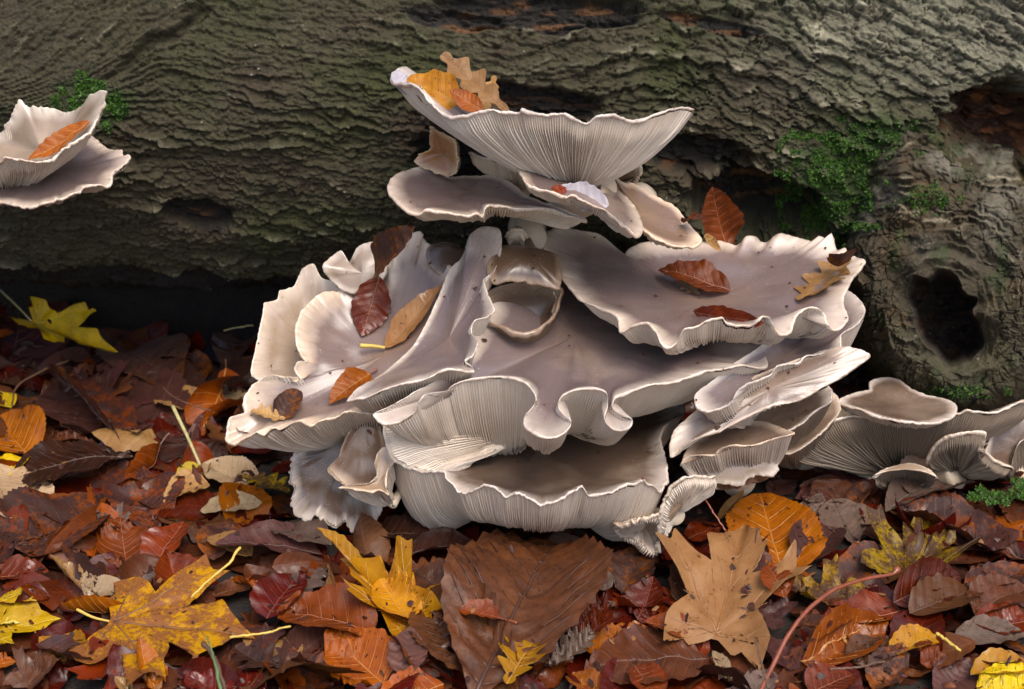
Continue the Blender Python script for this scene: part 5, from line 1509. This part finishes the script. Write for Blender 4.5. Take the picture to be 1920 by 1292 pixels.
# ------------------------------------------------------------------ loose stalks, twigs, moss
def stalk(label, pts, tone, r0, r1, name="leaf_stalk", cat="leaf stalk", knob=0.0, n=26):
    w = np.array([PZ(float(p[0]), float(p[1]), p[2] / 100) for p in pts])
    q = spline(w, n)
    rr = np.linspace(r0, r1, n) / 1000 * 0.82 * (1 + 0.15 * noise(np.arange(n) * 0.55, np.arange(n) * 0 + r0 * 40))
    if knob: rr = rr * (1 + knob * np.exp(-((np.arange(n) - (n - 2)) / 1.6) ** 2))
    q = q + 0.0004 * np.stack([noise(np.arange(n) * .7, np.arange(n) * 0 + k * 9.1) for k in range(3)], 1)
    v, f = tube_np(q, rr, 9)
    o = link(name, mesh_np(name, v - q[0], f), STALK[tone])
    o.location = q[0].tolist()
    tag(o, label, cat)
stalk("long curved red-brown leaf stalk arching over the right foreground leaves", [(1420, 1310, 2.0), (1455, 1235, 3.0), (1500, 1160, 4.2), (1560, 1108, 4.6), (1630, 1083, 4.2), (1672, 1078, 4.0), (1684, 1064, 4.2)], 'red', 1.5, 1.3, knob=1.0)
stalk("yellow leaf stalk slanting up behind the golden spotted maple leaf", [(358, 1120, 1.6), (395, 1085, 2.2), (430, 1055, 2.8), (450, 1026, 3.2)], 'yellow', 0.7, 1.1)
stalk("pale yellow stalk pointing right from the golden spotted maple leaf", [(430, 1195, 2.0), (490, 1188, 2.2), (545, 1174, 2.2)], 'yellow', 0.9, 0.7)
stalk("green grass blade sticking up at the bottom left", [(416, 1310, 3.6), (402, 1240, 4.2), (388, 1192, 4.6)], 'green', 1.3, 0.4, "grass_blade", "grass")
stalk("brown twig end crossing the green grass blade", [(424, 1300, 2.8), (402, 1235, 3.4), (380, 1205, 3.6)], 'brown', 1.3, 1.8, "twig", "twig")
stalk("thin brown twig bent over the left litter", [(22, 760, 1.5), (30, 728, 1.9), (60, 705, 2.2), (128, 676, 2.2)], 'brown', 1.0, 1.2, "twig", "twig")
stalk("thin dark twig lying under the twisted orange leaf", [(395, 770, 1.6), (360, 760, 1.8), (322, 742, 2.0), (305, 725, 2.0)], 'brown', 0.7, 0.6, "twig", "twig")
stalk("dark red twig leaning on the pale shell-like fragment", [(1360, 995, 1.0), (1340, 965, 1.8), (1318, 930, 2.6)], 'red', 0.8, 0.8, "twig", "twig")
stalk("short whitish stalk lying across the bottom right leaves", [(1555, 1255, 3.0), (1600, 1252, 3.0), (1660, 1240, 2.8)], 'brown', 0.9, 0.7)
stalk("thin stalk standing against the big tan maple leaf", [(1440, 1290, 3.6), (1425, 1235, 4.2), (1416, 1195, 4.6)], 'brown', 0.8, 0.6)
stalk("pale twig under the log near the frilled mushroom", [(420, 620, 1.8), (445, 614, 1.8), (475, 610, 1.8)], 'pale', 0.8, 0.8, "twig", "twig")
stalk("small golden stalk among the brown leaves on the right", [(1755, 1187, 2.2), (1780, 1205, 2.2), (1800, 1220, 2.2)], 'yellow', 1.2, 1.0)

def mat_moss():
    m, nt, b = new_mat("moss")
    g = nd(nt, "ShaderNodeNewGeometry").outputs['Position']
    c = ramp(nt, noise_n(nt, g, 160, 4), [(0.3, (0.022, 0.066, 0.007)), (0.7, (0.075, 0.175, 0.016))])
    nt.links.new(c, b.inputs['Base Color'])
    b.inputs['Roughness'].default_value = 0.6
    return m
M_MOSS = mat_moss()
def moss(label, cx, cy, rx, ry, n, bvh, seed, size=0.0026):
    rnd = np.random.default_rng(seed)
    vs, fs, k = [], [], 0
    for _ in range(n):
        r = math.sqrt(rnd.random()); a = rnd.uniform(0, 6.283)
        px, py = cx + rx * r * math.cos(a), cy + ry * r * math.sin(a)
        if noise(px / 17.0, py / 17.0, seed) < -0.75 + 1.35 * r: continue
        hh = hit(px, py, bvh)
        if hh is None: continue
        p, nr = hh
        s = size * rnd.uniform(0.6, 1.5)
        c = p + nr * s * rnd.uniform(0.1, 0.9)
        for q in range(5):
            d = nr * rnd.uniform(0.4, 1.1) + rnd.normal(0, 0.6, 3); d /= np.linalg.norm(d)
            sd = np.cross(d, rnd.normal(0, 1, 3)); sd /= np.linalg.norm(sd)
            vs += [c - sd * s * .28, c + sd * s * .28, c + d * s]
            fs.append((k, k + 1, k + 2)); k += 3
    o = link("moss_patch", mesh_np("moss_patch", np.array(vs), np.array(fs), False), M_MOSS)
    tag(o, label, "moss", kind="stuff")
moss("bright green moss in the crook between log and branch collar", 1555, 350, 118, 135, 8500, BVH_LOG, 1, 0.0017)
moss("small green moss tuft on the log by the left mushrooms", 175, 190, 78, 58, 3000, BVH_LOG, 2, 0.0017)
moss("thin moss spreading along the bark above the crook by the branch collar", 1640, 262, 110, 55, 1600, BVH_LOG, 6, 0.0013)
moss("dark moss under the branch collar", 1800, 735, 120, 26, 1300, BVH_LOG, 3, 0.0013)
moss("thin moss on the top of the branch collar", 1740, 375, 70, 35, 900, BVH_LOG, 4, 0.0014)
_gv = np.array([[-1, -1, -0.004], [1, -1, -0.004], [1, 1, -0.004], [-1, 1, -0.004]], float)
BVH_G = BVHTree.FromPolygons(_gv.tolist(), [(0, 1, 2, 3)])
moss("green moss tuft on the ground at the right border", 1890, 930, 80, 30, 1400, BVH_G, 5, 0.0018)

def crumbs(n=130):
    """grit, needles and leaf crumbs caught on the wet caps"""
    rnd = np.random.default_rng(31)
    vs, fs, k = [], [], 0
    while n > 0:
        px, py = rnd.uniform(440, 1620), rnd.uniform(330, 900)
        hh = hit(px, py, BVH_CAP)
        if hh is None or hh[1][2] < 0.45: 
            n -= 0.2; continue
        n -= 1
        p, nr = hh
        a = np.cross(nr, rnd.normal(0, 1, 3)); a /= np.linalg.norm(a); b = np.cross(nr, a)
        s = rnd.uniform(0.0005, 0.0016) * (2.0 if rnd.random() < 0.12 else 1)
        el = rnd.uniform(0.25, 0.9)
        m = 6
        c = p + nr * 0.0006
        ring = [c + (a * math.cos(t) + b * el * math.sin(t)) * s * rnd.uniform(0.6, 1.2) + nr * rnd.uniform(0, 0.0005) for t in np.arange(m) * 2 * math.pi / m]
        vs += ring + [c + nr * s * 0.5]
        fs += [(k + i, k + (i + 1) % m, k + m) for i in range(m)]
        k += m + 1
    o = link("leaf_crumbs", mesh_np("leaf_crumbs", np.array(vs), np.array(fs), False), LM['rust'])
    vattr(o.data, "luv", np.full((len(vs), 3), 0.5))
    tag(o, "brown grit and leaf crumbs sprinkled over the wet mushroom caps", "debris", kind="stuff")
crumbs()

def litter_bits(n=1500):
    """broken leaf bits, bud scales and soil crumbs lying on the heap"""
    rnd = np.random.default_rng(41)
    for tone, share in (('rust', 0.5), ('dark', 0.3), ('tan', 0.2)):
        m = int(n * share)
        y = rnd.uniform(-0.28, 0.28, m); x = rnd.uniform(-1, 1, m) * (0.38 + (y + 0.20) * 0.33)
        c = np.stack([x, y, 0 * x], 1)
        j, i = hm_idx(c); c[:, 2] = np.minimum(HM[j, i], 0.035) + 0.0008
        s = rnd.uniform(0.0009, 0.0034, m); a0 = rnd.uniform(0, 6.28, m); el = rnd.uniform(0.2, 0.9, m)
        t = np.arange(6) * np.pi / 3
        rr = rnd.uniform(0.6, 1.25, (m, 6))
        lx, ly = np.cos(t) * rr, np.sin(t) * rr * el[:, None]
        ca, sa = np.cos(a0)[:, None], np.sin(a0)[:, None]
        tx, tz = rnd.normal(0, 0.5, m)[:, None], rnd.normal(0, 0.5, m)[:, None]
        ring = np.stack([lx * ca - ly * sa, lx * sa + ly * ca, lx * tx + ly * tz], -1) * s[:, None, None] + c[:, None, :]
        top = c + np.array([0, 0, 1.0]) * (s * 0.25)[:, None]
        v = np.concatenate([ring, top[:, None, :]], 1).reshape(-1, 3)
        b = (np.arange(m) * 7)[:, None]; k6 = np.arange(6)
        f = np.stack([b + k6, b + (k6 + 1) % 6, np.broadcast_to(b + 6, (m, 6))], -1).reshape(-1, 3)
        o = link("litter_bits", mesh_np("litter_bits", v, f, False), LM[tone])
        vattr(o.data, "luv", np.full((len(v), 3), 0.5))
        tag(o, {'rust': "rusty broken leaf bits strewn over the fallen leaves", 'dark': "dark soil crumbs and bud scales strewn over the fallen leaves", 'tan': "pale tan leaf bits strewn over the fallen leaves"}[tone], "debris", kind="stuff")
litter_bits()

# ------------------------------------------------------------------ labels of the scattered leaves, each told by its neighbours
def label_scatter():
    adj = {'russet': 'russet', 'red': 'bright red', 'darkred': 'dark red', 'brown': 'brown', 'dark': 'blackish', 'purple': 'purple-brown', 'rust': 'rust-mottled', 'grey': 'greyish', 'tan': 'tan', 'orange': 'orange', 'gold': 'golden'}
    hp = np.array([h[1] for h in HERO])
    used = set()
    for o, kd, tone, sc, xy, flip in SCATTER:
        d = np.hypot(hp[:, 0] - xy[0], hp[:, 1] - xy[1])
        for k in np.argsort(d)[:40]:
            h = HERO[k][0].split()
            dx, dy = xy[0] - hp[k, 0], xy[1] - hp[k, 1]
            rel = ('behind' if dy > 0 else 'in front of') if abs(dy) > abs(dx) else ('right of' if dx > 0 else 'left of')
            words = []
            for w_ in h:
                if w_ in ('with', 'lying', 'in', 'at', 'under', 'behind', 'on', 'by', 'left', 'right', 'below', 'between', 'beside', 'standing', 'leaning', 'above', 'hanging', 'tucked', 'touching', 'showing', 'resting', 'poking', 'pointing', 'held', 'half', 'sweeping', 'of,', 'just', 'sprawling', 'curling', 'folded,', 'slipping', 'against', 'near', 'among'): break
                words.append(w_.strip(','))
                if w_.endswith(','): break
            words = words[:6]
            lab = f"{adj[tone]} {kd} leaf {'face down ' if flip else ''}{rel} the {' '.join(words)}"
            if lab not in used: break
        used.add(lab)
        o["label"] = lab; o["category"] = "leaf"; o["group"] = "fallen leaves scattered through the litter"
label_scatter()
